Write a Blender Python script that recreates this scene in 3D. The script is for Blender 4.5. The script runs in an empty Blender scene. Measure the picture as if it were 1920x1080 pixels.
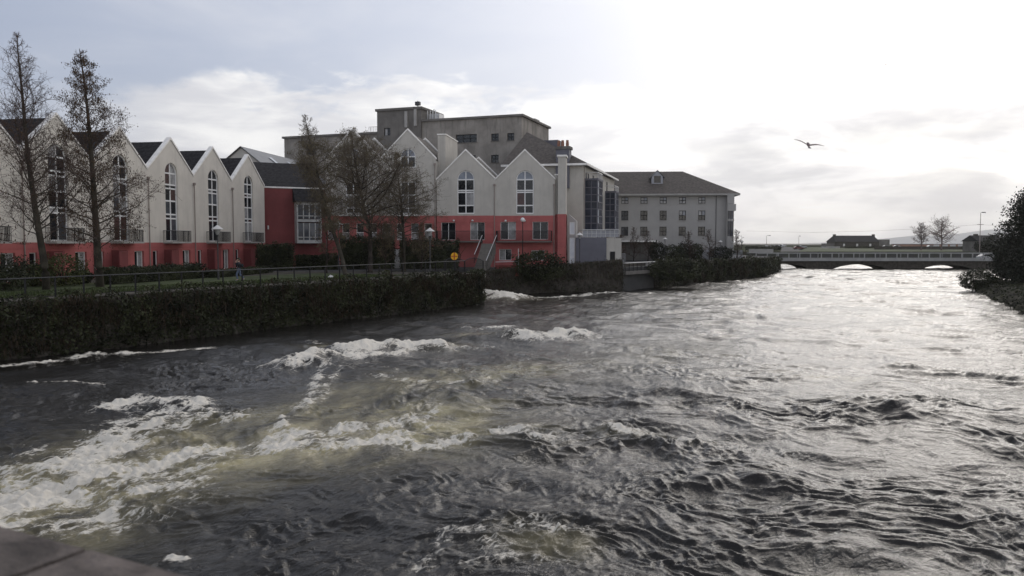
import bpy, bmesh, math, random
import numpy as np
from mathutils import Vector, Matrix
from mathutils.geometry import tessellate_polygon

R = math.radians
scene = bpy.context.scene
col = scene.collection

# ------------------------------------------------------------------ camera
EYE = 6.0
FPX = 1500.0
PITCH = R(3.24)
cam_d = bpy.data.cameras.new("camera")
cam = bpy.data.objects.new("camera", cam_d)
col.objects.link(cam)
cam.location = (0, 0, EYE)
cam.rotation_euler = (R(90) - PITCH, 0, 0)
cam_d.sensor_width = 36
cam_d.lens = 36 * FPX / 1920
cam_d.clip_start = 0.1
cam_d.clip_end = 20000
cam_d.dof.use_dof = True
cam_d.dof.focus_distance = 55
cam_d.dof.aperture_fstop = 3.2
scene.camera = cam

# ------------------------------------------------------------------ light
SUN_AZ, SUN_EL = R(30), R(27)          # azimuth right of the view axis
sun_dir = Vector((math.sin(SUN_AZ) * math.cos(SUN_EL), math.cos(SUN_AZ) * math.cos(SUN_EL), math.sin(SUN_EL)))
sd = bpy.data.lights.new("sun", 'SUN')
sd.energy = 0.6
sd.angle = R(38)
sd.color = (1.0, 0.95, 0.88)
so = bpy.data.objects.new("sun", sd)
col.objects.link(so)
so.rotation_euler = sun_dir.to_track_quat('Z', 'Y').to_euler()
so.location = (60, 60, 80)

scene.view_settings.view_transform = 'Standard'
scene.view_settings.look = 'None'
scene.view_settings.exposure = 0.16
scene.view_settings.gamma = 1.0

world = bpy.data.worlds.new("World")
scene.world = world
world.use_nodes = True
nt = world.node_tree
nt.nodes.clear()


class NG:
    """small helper to write node graphs"""
    def __init__(self, tree):
        self.t = tree

    def n(self, typ, **kw):
        nd = self.t.nodes.new(typ)
        for k, v in kw.items():
            setattr(nd, k, v)
        return nd

    def put(self, sock, v):
        if hasattr(v, 'is_output'):
            self.t.links.new(v, sock)
        else:
            sock.default_value = v

    def m(self, op, a, b=None, c=None, clamp=False):
        nd = self.n('ShaderNodeMath', operation=op, use_clamp=clamp)
        self.put(nd.inputs[0], a)
        if b is not None:
            self.put(nd.inputs[1], b)
        if c is not None:
            self.put(nd.inputs[2], c)
        return nd.outputs[0]

    def sstep(self, x, a, b):
        nd = self.n('ShaderNodeMapRange', interpolation_type='SMOOTHSTEP')
        self.put(nd.inputs[0], x)
        nd.inputs[1].default_value = a
        nd.inputs[2].default_value = b
        nd.inputs[3].default_value = 0
        nd.inputs[4].default_value = 1
        return nd.outputs[0]

    def mix(self, f, a, b, blend='MIX'):
        nd = self.n('ShaderNodeMix', data_type='RGBA', blend_type=blend)
        self.put(nd.inputs[0], f)
        self.put(nd.inputs[6], a)
        self.put(nd.inputs[7], b)
        return nd.outputs[2]

    def noise(self, vec, scale, detail=4, rough=0.5, dist=0.0):
        nd = self.n('ShaderNodeTexNoise')
        if vec is not None:
            self.put(nd.inputs['Vector'], vec)
        nd.inputs['Scale'].default_value = scale
        nd.inputs['Detail'].default_value = detail
        nd.inputs['Roughness'].default_value = rough
        nd.inputs['Distortion'].default_value = dist
        return nd.outputs[0]

    def vec(self, x, y, z):
        nd = self.n('ShaderNodeCombineXYZ')
        self.put(nd.inputs[0], x)
        self.put(nd.inputs[1], y)
        self.put(nd.inputs[2], z)
        return nd.outputs[0]


g = NG(nt)
tc = g.n('ShaderNodeTexCoord').outputs['Generated']
nrm = g.n('ShaderNodeVectorMath', operation='NORMALIZE')
g.put(nrm.inputs[0], tc)
dirv = nrm.outputs[0]
sep = g.n('ShaderNodeSeparateXYZ')
g.put(sep.inputs[0], dirv)
dx, dy, dz = sep.outputs
az = g.m('ARCTAN2', dx, dy)
el = g.m('ARCSINE', dz)
sky = g.n('ShaderNodeTexSky', sky_type='NISHITA')
sky.sun_disc = False
sky.sun_elevation = SUN_EL
sky.sun_rotation = SUN_AZ
sky.dust_density = 2.0
sky.air_density = 1.0
skyc = g.mix(1.0, sky.outputs[0], (0.085, 0.085, 0.085, 1), 'MULTIPLY')
# thin high veil everywhere
veil = g.noise(g.vec(g.m('MULTIPLY', az, 2.0), g.m('MULTIPLY', el, 6.0), 0.0), 1.6, 5, 0.55, 0.4)
base = g.mix(0.72, skyc, (0.375, 0.42, 0.55, 1))
base = g.mix(g.m('MULTIPLY', g.sstep(veil, 0.4, 0.72), 0.5), base, (0.60, 0.62, 0.68, 1))
# blue-grey to the left of the view, pale towards the sun
# cumulus bank: soft upper edge modulated by noise
puff = g.noise(g.vec(g.m('MULTIPLY', az, 5.5), g.m('MULTIPLY', el, 13.0), 3.1), 1.5, 7, 0.58, 0.25)
edge_hi = g.m('ADD', 0.19, g.m('MULTIPLY', g.m('SUBTRACT', puff, 0.5), 0.16))
bank = g.sstep(g.m('SUBTRACT', edge_hi, el), -0.006, 0.022)
bank_az = g.sstep(az, -0.56, -0.38)
bank = g.m('MULTIPLY', bank, bank_az)
shade = g.noise(g.vec(g.m('MULTIPLY', az, 6.0), g.m('MULTIPLY', el, 24.0), 9.0), 1.3, 5, 0.55, 0.3)
cl = g.mix(g.sstep(shade, 0.35, 0.7), (0.62, 0.62, 0.65, 1), (0.93, 0.92, 0.90, 1))
base = g.mix(g.m('MULTIPLY', bank, 0.85), base, cl)
# glow of the veiled sun
dot = g.n('ShaderNodeVectorMath', operation='DOT_PRODUCT')
g.put(dot.inputs[0], dirv)
dot.inputs[1].default_value = sun_dir
dp = g.m('MAXIMUM', dot.outputs['Value'], 0.0)
g1 = g.m('POWER', dp, 4.0)
g2 = g.m('POWER', dp, 45.0)
glow = g.m('ADD', g.m('MULTIPLY', g1, 0.46), g.m('MULTIPLY', g2, 0.06))
# broken darker cloud in front of the glow on the right
dk = g.noise(g.vec(g.m('MULTIPLY', az, 5.0), g.m('MULTIPLY', el, 15.0), 21.0), 1.35, 6, 0.55, 0.3)
dkm = g.m('MULTIPLY', g.sstep(dk, 0.41, 0.62), g.sstep(az, 0.10, 0.32))
dkm = g.m('MULTIPLY', dkm, g.m('SUBTRACT', 1.0, g.sstep(el, 0.11, 0.2)))
glow = g.m('MULTIPLY', glow, g.m('SUBTRACT', 1.0, g.m('MULTIPLY', dkm, 0.85)))
gc = g.mix(1.0, (1.0, 0.965, 0.915, 1), g.vec(glow, glow, glow), 'MULTIPLY')
dim = g.m('SUBTRACT', 1.0, g.m('MULTIPLY', g.sstep(el, 0.30, 1.0), 0.08))
dim = g.m('MULTIPLY', dim, g.m('ADD', 1.0, g.m('MULTIPLY', g.sstep(dy, 0.3, -0.4), 0.45)))  # unseen sky behind the camera raised to brighten the facades
base = g.mix(1.0, base, g.vec(dim, dim, dim), 'MULTIPLY')
# unseen sky overhead and behind the camera, tinted cream to warm the light
warm = g.m('MAXIMUM', g.sstep(dy, 0.45, 0.0), g.sstep(el, 0.25, 0.55))
base = g.mix(warm, base, g.mix(1.0, base, (1.06, 1.0, 0.91, 1), 'MULTIPLY'))
fin = g.mix(1.0, base, gc, 'ADD')
bg = g.n('ShaderNodeBackground')
g.put(bg.inputs[0], fin)
bg.inputs[1].default_value = 1.0
wo = g.n('ShaderNodeOutputWorld')
nt.links.new(bg.outputs[0], wo.inputs[0])

# ------------------------------------------------------------------ pixel helpers (photo pixels -> real places)
SP, CP = math.sin(PITCH), math.cos(PITCH)


def ray(px, py):
    u, v = (px - 960) / FPX, (540 - py) / FPX
    return Vector((u, CP + v * SP, -SP + v * CP))


def at(px, py, Y):
    d = ray(px, py)
    return Vector((0, 0, EYE)) + d * (Y / d.y)


def onz(px, py, z=0.0):
    d = ray(px, py)
    return Vector((0, 0, EYE)) + d * ((z - EYE) / d.z)


# ------------------------------------------------------------------ materials
MATS = {}


def mat(name, c, rough=0.8, var=0.15, scale=1.2, bump=0.0, bscale=20.0, metal=0.0, spec=0.3, streak=0.0, groove=None, c2=None, gstr=0.5):
    if name in MATS:
        return MATS[name]
    m = bpy.data.materials.new(name)
    m.use_nodes = True
    q = NG(m.node_tree)
    b = m.node_tree.nodes['Principled BSDF']
    b.inputs['Roughness'].default_value = rough
    b.inputs['Metallic'].default_value = metal
    b.inputs['Specular IOR Level'].default_value = spec
    oc = q.n('ShaderNodeTexCoord').outputs['Object']
    n1 = q.noise(oc, scale, 6, 0.6, 0.2)
    lo = tuple(x * (1 - var) for x in c) + (1,)
    hi = tuple(min(1, x * (1 + var)) for x in (c2 or c)) + (1,)
    colr = q.mix(q.sstep(n1, 0.3, 0.7), lo, hi)
    if streak:
        mp = q.n('ShaderNodeMapping')
        mp.inputs['Scale'].default_value = (1.3, 1.3, 0.12)
        q.put(mp.inputs[0], oc)
        n2 = q.noise(mp.outputs[0], 1.4, 5, 0.65, 0.1)
        colr = q.mix(q.m('MULTIPLY', q.sstep(n2, 0.5, 0.75), streak), colr, tuple(x * 0.45 for x in c) + (1,))
    q.put(b.inputs['Base Color'], colr)
    nb = None
    if bump:
        bn = q.n('ShaderNodeBump')
        bn.inputs['Strength'].default_value = bump
        bn.inputs['Distance'].default_value = 0.03
        q.put(bn.inputs['Height'], q.noise(oc, bscale, 5, 0.6))
        nb = bn
    if groove:
        sp = q.n('ShaderNodeSeparateXYZ')
        q.put(sp.inputs[0], oc)
        fr = q.m('FRACT', q.m('DIVIDE', sp.outputs[2], groove))
        gr = q.sstep(fr, 0.0, 0.10)
        b2 = q.n('ShaderNodeBump')
        b2.inputs['Strength'].default_value = gstr
        b2.inputs['Distance'].default_value = 0.05
        q.put(b2.inputs['Height'], gr)
        if nb:
            m.node_tree.links.new(nb.outputs[0], b2.inputs['Normal'])
        nb = b2
    if nb:
        m.node_tree.links.new(nb.outputs[0], b.inputs['Normal'])
    MATS[name] = m
    return m


CREAM = mat('cream_render', (0.63, 0.595, 0.535), 0.9, 0.07, 0.5, 0.15, 30, streak=0.28)
CREAM2 = mat('cream_render_aged', (0.49, 0.468, 0.425), 0.9, 0.08, 0.5, 0.15, 30, streak=0.34)
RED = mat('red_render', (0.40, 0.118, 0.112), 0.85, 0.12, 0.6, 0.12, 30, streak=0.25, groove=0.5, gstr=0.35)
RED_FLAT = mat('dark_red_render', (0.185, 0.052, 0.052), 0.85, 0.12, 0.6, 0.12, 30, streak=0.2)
SLATE = mat('slate', (0.030, 0.029, 0.031), 0.85, 0.4, 3.0, 0.3, 9, groove=0.30, spec=0.12, gstr=0.8)
TILE = mat('brown_grey_tile', (0.095, 0.083, 0.074), 0.8, 0.3, 2.5, 0.3, 9, groove=0.26, gstr=0.9)
LEAD = mat('grey_metal_roof', (0.22, 0.23, 0.245), 0.55, 0.1, 1.0, groove=0.45, spec=0.4)
COPING = mat('white_coping', (0.84, 0.82, 0.78), 0.85, 0.12, 1.5, 0.1, 20)
WHITE = mat('white_frame', (0.78, 0.78, 0.77), 0.45, 0.04, 2.0)
BAYW = mat('grey_bay_paint', (0.42, 0.42, 0.41), 0.6, 0.15, 1.5, streak=0.4)  # bay frame toned down to a streaked grey
GLASS = mat('dark_glass', (0.012, 0.014, 0.018), 0.06, 0.3, 0.6, spec=0.5)
GLASS_MID = mat('grey_glass', (0.075, 0.082, 0.095), 0.07, 0.4, 0.7, spec=0.5)
GLASS_SKY = mat('sky_reflection_glass', (0.20, 0.225, 0.27), 0.08, 0.3, 0.5, spec=0.5)  # reflected sky is put into the pane colour
CURTAIN = mat('net_curtain_glass', (0.31, 0.31, 0.31), 0.25, 0.3, 2.2, spec=0.5, streak=0.3)
REDCURT = mat('red_curtain_glass', (0.065, 0.032, 0.03), 0.25, 0.3, 3.2, spec=0.5)
BLUEGLASS = mat('blue_black_glass', (0.035, 0.042, 0.062), 0.12, 0.35, 0.9, spec=0.5)
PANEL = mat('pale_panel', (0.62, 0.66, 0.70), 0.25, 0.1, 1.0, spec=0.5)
IRON = mat('black_iron', (0.012, 0.012, 0.013), 0.6, 0.2, 4.0)
IRONG = mat('grey_iron', (0.055, 0.055, 0.058), 0.55, 0.2, 4.0)
STEEL = mat('pale_steel', (0.55, 0.55, 0.55), 0.4, 0.1, 4.0, metal=0.3)
PIPE = mat('brown_pipe', (0.26, 0.22, 0.20), 0.6, 0.1, 2.0)
CONC = mat('weathered_concrete', (0.27, 0.25, 0.225), 0.95, 0.25, 0.35, 0.3, 12, streak=0.8)
CONC_D = mat('dark_concrete', (0.16, 0.15, 0.138), 0.95, 0.22, 0.4, 0.3, 12, streak=0.4)
CONC_L = mat('pale_concrete', (0.36, 0.35, 0.33), 0.9, 0.12, 1.0, 0.2, 14, streak=0.2)
BRIDGEW = mat('bridge_rail_paint', (0.33, 0.33, 0.32), 0.7, 0.12, 0.8)
GREYR = mat('grey_render', (0.37, 0.36, 0.345), 0.9, 0.06, 0.4, 0.1, 30, streak=0.12)
GREYD = mat('slate_grey_cladding', (0.13, 0.13, 0.155), 0.6, 0.08, 0.8)
GREYP = mat('blue_grey_panel', (0.33, 0.34, 0.37), 0.5, 0.1, 1.0)
STONE = mat('river_wall_stone', (0.056, 0.049, 0.041), 0.9, 0.45, 1.8, 0.9, 5, streak=0.4)
BRICKR = mat('dim_red_brick', (0.16, 0.045, 0.04), 0.9, 0.25, 2.0)
GRANITE = mat('granite_coping', (0.145, 0.122, 0.108), 0.85, 0.55, 5.0, 0.7, 45)
IVY = mat('ivy_leaf', (0.019, 0.024, 0.010), 0.6, 0.6, 0.7, c2=(0.036, 0.040, 0.018), spec=0.25)
IVY_B = mat('dry_creeper', (0.042, 0.031, 0.021), 0.8, 0.5, 0.9, spec=0.1)
HEDGE = mat('hedge_leaf', (0.018, 0.024, 0.012), 0.6, 0.6, 1.0, c2=(0.033, 0.038, 0.017), spec=0.25)
HEDGE_Y = mat('olive_shrub_leaf', (0.045, 0.055, 0.018), 0.6, 0.4, 1.2, c2=(0.07, 0.078, 0.025), spec=0.25)
EVERG = mat('evergreen_leaf', (0.016, 0.020, 0.012), 0.65, 0.5, 0.8, spec=0.2)
BARK = mat('dark_bark', (0.036, 0.029, 0.024), 0.95, 0.35, 3.0, 0.8, 14)
BARK_M = mat('mossy_bark', (0.048, 0.042, 0.032), 0.95, 0.4, 1.6, 0.8, 14)
TWIG = mat('twig', (0.075, 0.052, 0.044), 0.9, 0.2, 2.0)
TWIG_M = mat('grey_brown_twig', (0.105, 0.085, 0.065), 0.9, 0.25, 2.0)
TWIG_P = mat('pale_twig', (0.15, 0.11, 0.10), 0.9, 0.2, 2.0)
DEADLEAF = mat('dead_leaf', (0.050, 0.030, 0.019), 0.8, 0.4, 1.4, c2=(0.075, 0.05, 0.026), spec=0.15)
BUDLEAF = mat('brown_green_leaf', (0.105, 0.086, 0.052), 0.8, 0.4, 0.9, c2=(0.12, 0.10, 0.06), spec=0.15)
GRASS = mat('grass', (0.034, 0.050, 0.016), 0.9, 0.4, 0.9, 0.5, 30, c2=(0.052, 0.068, 0.022))
PATHM = mat('gravel_path', (0.07, 0.062, 0.053), 0.95, 0.25, 1.4, 0.4, 25)
SOIL = mat('bare_ground', (0.05, 0.044, 0.036), 0.95, 0.3, 0.7, 0.5, 12)
TARMAC = mat('tarmac', (0.06, 0.06, 0.06), 0.9, 0.15, 0.8, 0.2, 30)
FARLAND = mat('far_land', (0.05, 0.05, 0.042), 0.95, 0.4, 0.05, c2=(0.06, 0.065, 0.04), spec=0.0)
ROCKM = mat('bank_rock', (0.034, 0.031, 0.026), 0.95, 0.5, 1.1, 0.8, 6, c2=(0.045, 0.043, 0.03), spec=0.1)
HILLM = mat('hazed_hill', (0.40, 0.41, 0.42), 1.0, 0.06, 0.002, spec=0.0)  # pale grey puts some of the distance haze into the hill colour
YELLOW = mat('lifebuoy_yellow', (0.85, 0.47, 0.02), 0.5, 0.08, 4.0)
ORANGE = mat('lifebuoy_orange', (0.45, 0.10, 0.02), 0.5, 0.08, 4.0)
SKIN = mat('skin', (0.52, 0.33, 0.25), 0.6, 0.06, 6.0)
HAIR = mat('hair', (0.05, 0.035, 0.025), 0.7, 0.2, 12.0)
JACKET = mat('dark_jacket', (0.016, 0.018, 0.024), 0.8, 0.2, 5.0)
JEANS = mat('blue_jeans', (0.11, 0.14, 0.21), 0.85, 0.15, 8.0)
SHOE = mat('grey_shoe', (0.22, 0.22, 0.23), 0.7, 0.1, 8.0)
GULLW = mat('gull_feather', (0.20, 0.155, 0.15), 0.8, 0.1, 5.0)
GULLT = mat('gull_wing_tip', (0.12, 0.11, 0.11), 0.8, 0.1, 5.0)
BRICKW = mat('brick_chimney', (0.26, 0.13, 0.09), 0.9, 0.2, 4.0)
ORWALL = mat('faded_orange_wall', (0.36, 0.20, 0.14), 0.9, 0.15, 0.4)
WHITEWALL = mat('white_wall', (0.62, 0.61, 0.59), 0.8, 0.1, 1.0)
TYRE = mat('tyre', (0.02, 0.02, 0.02), 0.8)
CARW = mat('white_car_paint', (0.7, 0.7, 0.7), 0.3, 0.02, spec=0.5)
CARS = mat('silver_car_paint', (0.40, 0.41, 0.42), 0.3, 0.02, spec=0.5)
CARD = mat('dark_car_paint', (0.03, 0.032, 0.04), 0.3, 0.02, spec=0.5)
CARR = mat('maroon_car_paint', (0.10, 0.02, 0.02), 0.3, 0.02, spec=0.5)


# ------------------------------------------------------------------ object helpers
def tag(o, label=None, cat=None, group=None, kind=None):
    if label:
        o['label'] = label
    if cat:
        o['category'] = cat
    if group:
        o['group'] = group
    if kind:
        o['kind'] = kind
    return o


def empty(name, loc, label, cat, group=None, rz=0.0):
    o = bpy.data.objects.new(name, None)
    col.objects.link(o)
    o.location = loc
    o.rotation_euler = (0, 0, rz)
    o.empty_display_size = 0.2
    return tag(o, label, cat, group)


def link_mesh(name, me, material, parent=None, smooth=False):
    o = bpy.data.objects.new(name, me)
    col.objects.link(o)
    if material:
        me.materials.append(material)
    if parent:
        o.parent = parent
    if smooth:
        me.polygons.foreach_set('use_smooth', [True] * len(me.polygons))
    return o


def arr_mesh(name, v, f, material, parent=None, smooth=False):
    """v: (N,3) array, f: (M,k) array"""
    me = bpy.data.meshes.new(name)
    v = np.asarray(v, np.float32)
    f = np.asarray(f, np.int32)
    k = f.shape[1]
    me.vertices.add(len(v))
    me.vertices.foreach_set('co', v.ravel())
    me.loops.add(f.size)
    me.loops.foreach_set('vertex_index', f.ravel())
    me.polygons.add(len(f))
    me.polygons.foreach_set('loop_start', np.arange(0, f.size, k, dtype=np.int32))
    me.update(calc_edges=True)
    return link_mesh(name, me, material, parent, smooth)


def copy_tree(o, parent=None):
    c = o.copy()
    col.objects.link(c)
    if parent:
        c.parent = parent
        c.matrix_parent_inverse = o.matrix_parent_inverse.copy()
    for ch in o.children:
        copy_tree(ch, c)
    return c


class MB:
    def __init__(self):
        self.v, self.f = [], []

    def quad(self, *p):
        b = len(self.v)
        self.v += [tuple(q) for q in p]
        self.f.append(tuple(range(b, b + len(p))))
        return self

    def box(self, x0, x1, y0, y1, z0, z1):
        b = len(self.v)
        self.v += [(x0, y0, z0), (x1, y0, z0), (x1, y1, z0), (x0, y1, z0),
                   (x0, y0, z1), (x1, y0, z1), (x1, y1, z1), (x0, y1, z1)]
        for q in ((3, 2, 1, 0), (4, 5, 6, 7), (0, 1, 5, 4), (1, 2, 6, 5), (2, 3, 7, 6), (3, 0, 4, 7)):
            self.f.append(tuple(b + i for i in q))
        return self

    def prism(self, poly, z0, z1, holes=()):
        """plan polygon (ccw, xy) extruded in z"""
        n = len(poly)
        b = len(self.v)
        self.v += [(x, y, z0) for x, y in poly] + [(x, y, z1) for x, y in poly]
        for i in range(n):
            j = (i + 1) % n
            self.f.append((b + i, b + j, b + n + j, b + n + i))
        for t in tessellate_polygon([[Vector((x, y, 0)) for x, y in poly]]):
            self.f.append((b + n + t[0], b + n + t[1], b + n + t[2]))
            self.f.append((b + t[2], b + t[1], b + t[0]))
        return self

    def panel(self, outer, holes, y0, y1, reveal=0.18, back=True):
        """facade polygon in xz (seen from -y), extruded from y0 to y1, with recessed openings"""
        loops = [outer] + list(holes)
        flat = [p for l in loops for p in l]
        b = len(self.v)
        self.v += [(x, y0, z) for x, z in flat]
        for t in tessellate_polygon([[Vector((x, z, 0)) for x, z in l] for l in loops]):
            self.f.append((b + t[0], b + t[1], b + t[2]))
        n = len(outer)
        c = len(self.v)
        self.v += [(x, y1, z) for x, z in outer]
        for i in range(n):
            j = (i + 1) % n
            self.f.append((b + i, c + i, c + j, b + j))
        if back:
            for t in tessellate_polygon([[Vector((x, z, 0)) for x, z in outer]]):
                self.f.append((c + t[2], c + t[1], c + t[0]))
        k = b + n
        for h in holes:
            m = len(h)
            d = len(self.v)
            self.v += [(x, y0 + reveal, z) for x, z in h]
            for i in range(m):
                j = (i + 1) % m
                self.f.append((k + i, k + j, d + j, d + i))
            k += m
        return self

    def tube(self, pts, radii, sides=5, cap=True):
        pts = [Vector(p) for p in pts]
        if not hasattr(radii, '__len__'):
            radii = [radii] * len(pts)
        b = len(self.v)
        n = len(pts)
        for i, p in enumerate(pts):
            t = (pts[min(i + 1, n - 1)] - pts[max(i - 1, 0)])
            if t.length < 1e-9:
                t = Vector((0, 0, 1))
            t.normalize()
            a = Vector((0, 0, 1)) if abs(t.z) < 0.9 else Vector((1, 0, 0))
            u = t.cross(a).normalized()
            w = t.cross(u)
            for s in range(sides):
                an = 2 * math.pi * s / sides
                self.v.append(tuple(p + (u * math.cos(an) + w * math.sin(an)) * radii[i]))
        for i in range(n - 1):
            for s in range(sides):
                s2 = (s + 1) % sides
                self.f.append((b + i * sides + s, b + i * sides + s2, b + (i + 1) * sides + s2, b + (i + 1) * sides + s))
        if cap:
            self.f.append(tuple(b + s for s in reversed(range(sides))))
            self.f.append(tuple(b + (n - 1) * sides + s for s in range(sides)))
        return self

    def lathe(self, prof, cx=0, cy=0, sides=16):
        b = len(self.v)
        n = len(prof)
        for r, z in prof:
            for s in range(sides):
                an = 2 * math.pi * s / sides
                self.v.append((cx + r * math.cos(an), cy + r * math.sin(an), z))
        for i in range(n - 1):
            for s in range(sides):
                s2 = (s + 1) % sides
                self.f.append((b + i * sides + s, b + i * sides + s2, b + (i + 1) * sides + s2, b + (i + 1) * sides + s))
        self.f.append(tuple(b + s for s in reversed(range(sides))))
        self.f.append(tuple(b + (n - 1) * sides + s for s in range(sides)))
        return self

    def ring(self, outer, inner, y0, y1):
        """frame in xz between two outlines with equal counts"""
        n = len(outer)
        b = len(self.v)
        self.v += [(x, y0, z) for x, z in outer] + [(x, y0, z) for x, z in inner] + [(x, y1, z) for x, z in inner] + [(x, y1, z) for x, z in outer]
        for i in range(n):
            j = (i + 1) % n
            self.f.append((b + i, b + j, b + n + j, b + n + i))
            self.f.append((b + n + i, b + n + j, b + 2 * n + j, b + 2 * n + i))
            self.f.append((b + 3 * n + i, b + 3 * n + j, b + j, b + i))
        return self

    def build(self, name, material, parent=None, smooth=False, bevel=0.0):
        me = bpy.data.meshes.new(name)
        me.from_pydata(self.v, [], self.f)
        me.update()
        bm = bmesh.new()
        bm.from_mesh(me)
        bmesh.ops.recalc_face_normals(bm, faces=bm.faces)
        if bevel:
            bmesh.ops.remove_doubles(bm, verts=bm.verts, dist=1e-4)
            bmesh.ops.bevel(bm, geom=[e for e in bm.edges if len(e.link_faces) == 2 and e.calc_face_angle(0) > 0.5], offset=bevel, segments=2, affect='EDGES')
        bm.to_mesh(me)
        bm.free()
        return link_mesh(name, me, material, parent, smooth)


# ------------------------------------------------------------------ numpy noise
_rng = np.random.RandomState(11)
_perm = _rng.permutation(256)
_perm = np.concatenate([_perm, _perm, _perm])
_ang = _rng.rand(256) * 2 * np.pi
_gx, _gy = np.cos(_ang).astype(np.float32), np.sin(_ang).astype(np.float32)


def perlin(x, y, seed=0):
    x = x + seed * 17.31
    y = y + seed * 7.77
    xf, yf = np.floor(x), np.floor(y)
    xi, yi = xf.astype(np.int64) & 255, yf.astype(np.int64) & 255
    fx, fy = (x - xf).astype(np.float32), (y - yf).astype(np.float32)
    u, v = fx * fx * fx * (fx * (fx * 6 - 15) + 10), fy * fy * fy * (fy * (fy * 6 - 15) + 10)

    def gr(ix, iy, ax, ay):
        h = _perm[_perm[ix] + iy]
        return _gx[h] * ax + _gy[h] * ay
    n00 = gr(xi, yi, fx, fy)
    n10 = gr((xi + 1) & 255, yi, fx - 1, fy)
    n01 = gr(xi, (yi + 1) & 255, fx, fy - 1)
    n11 = gr((xi + 1) & 255, (yi + 1) & 255, fx - 1, fy - 1)
    a = n00 + u * (n10 - n00)
    b = n01 + u * (n11 - n01)
    return (a + v * (b - a)) * 1.45


def smooth01(x, a, b):
    t = np.clip((x - a) / (b - a), 0, 1)
    return t * t * (3 - 2 * t)


# ------------------------------------------------------------------ river line data
P0 = onz(0, 680); P1 = onz(905, 570)
WD = (P1 - P0).normalized()                 # first wall direction
PS = P0 - WD * 34                           # runs on out of the frame to the left
W2a = onz(880, 553.5); W2b = onz(1168, 546.5); W2c = onz(1228, 540); P4 = onz(1432, 520)
WN = Vector((-WD.y, WD.x, 0))               # towards the land
FLOW = Vector((0.46, 0.888, 0)).normalized()

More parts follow.
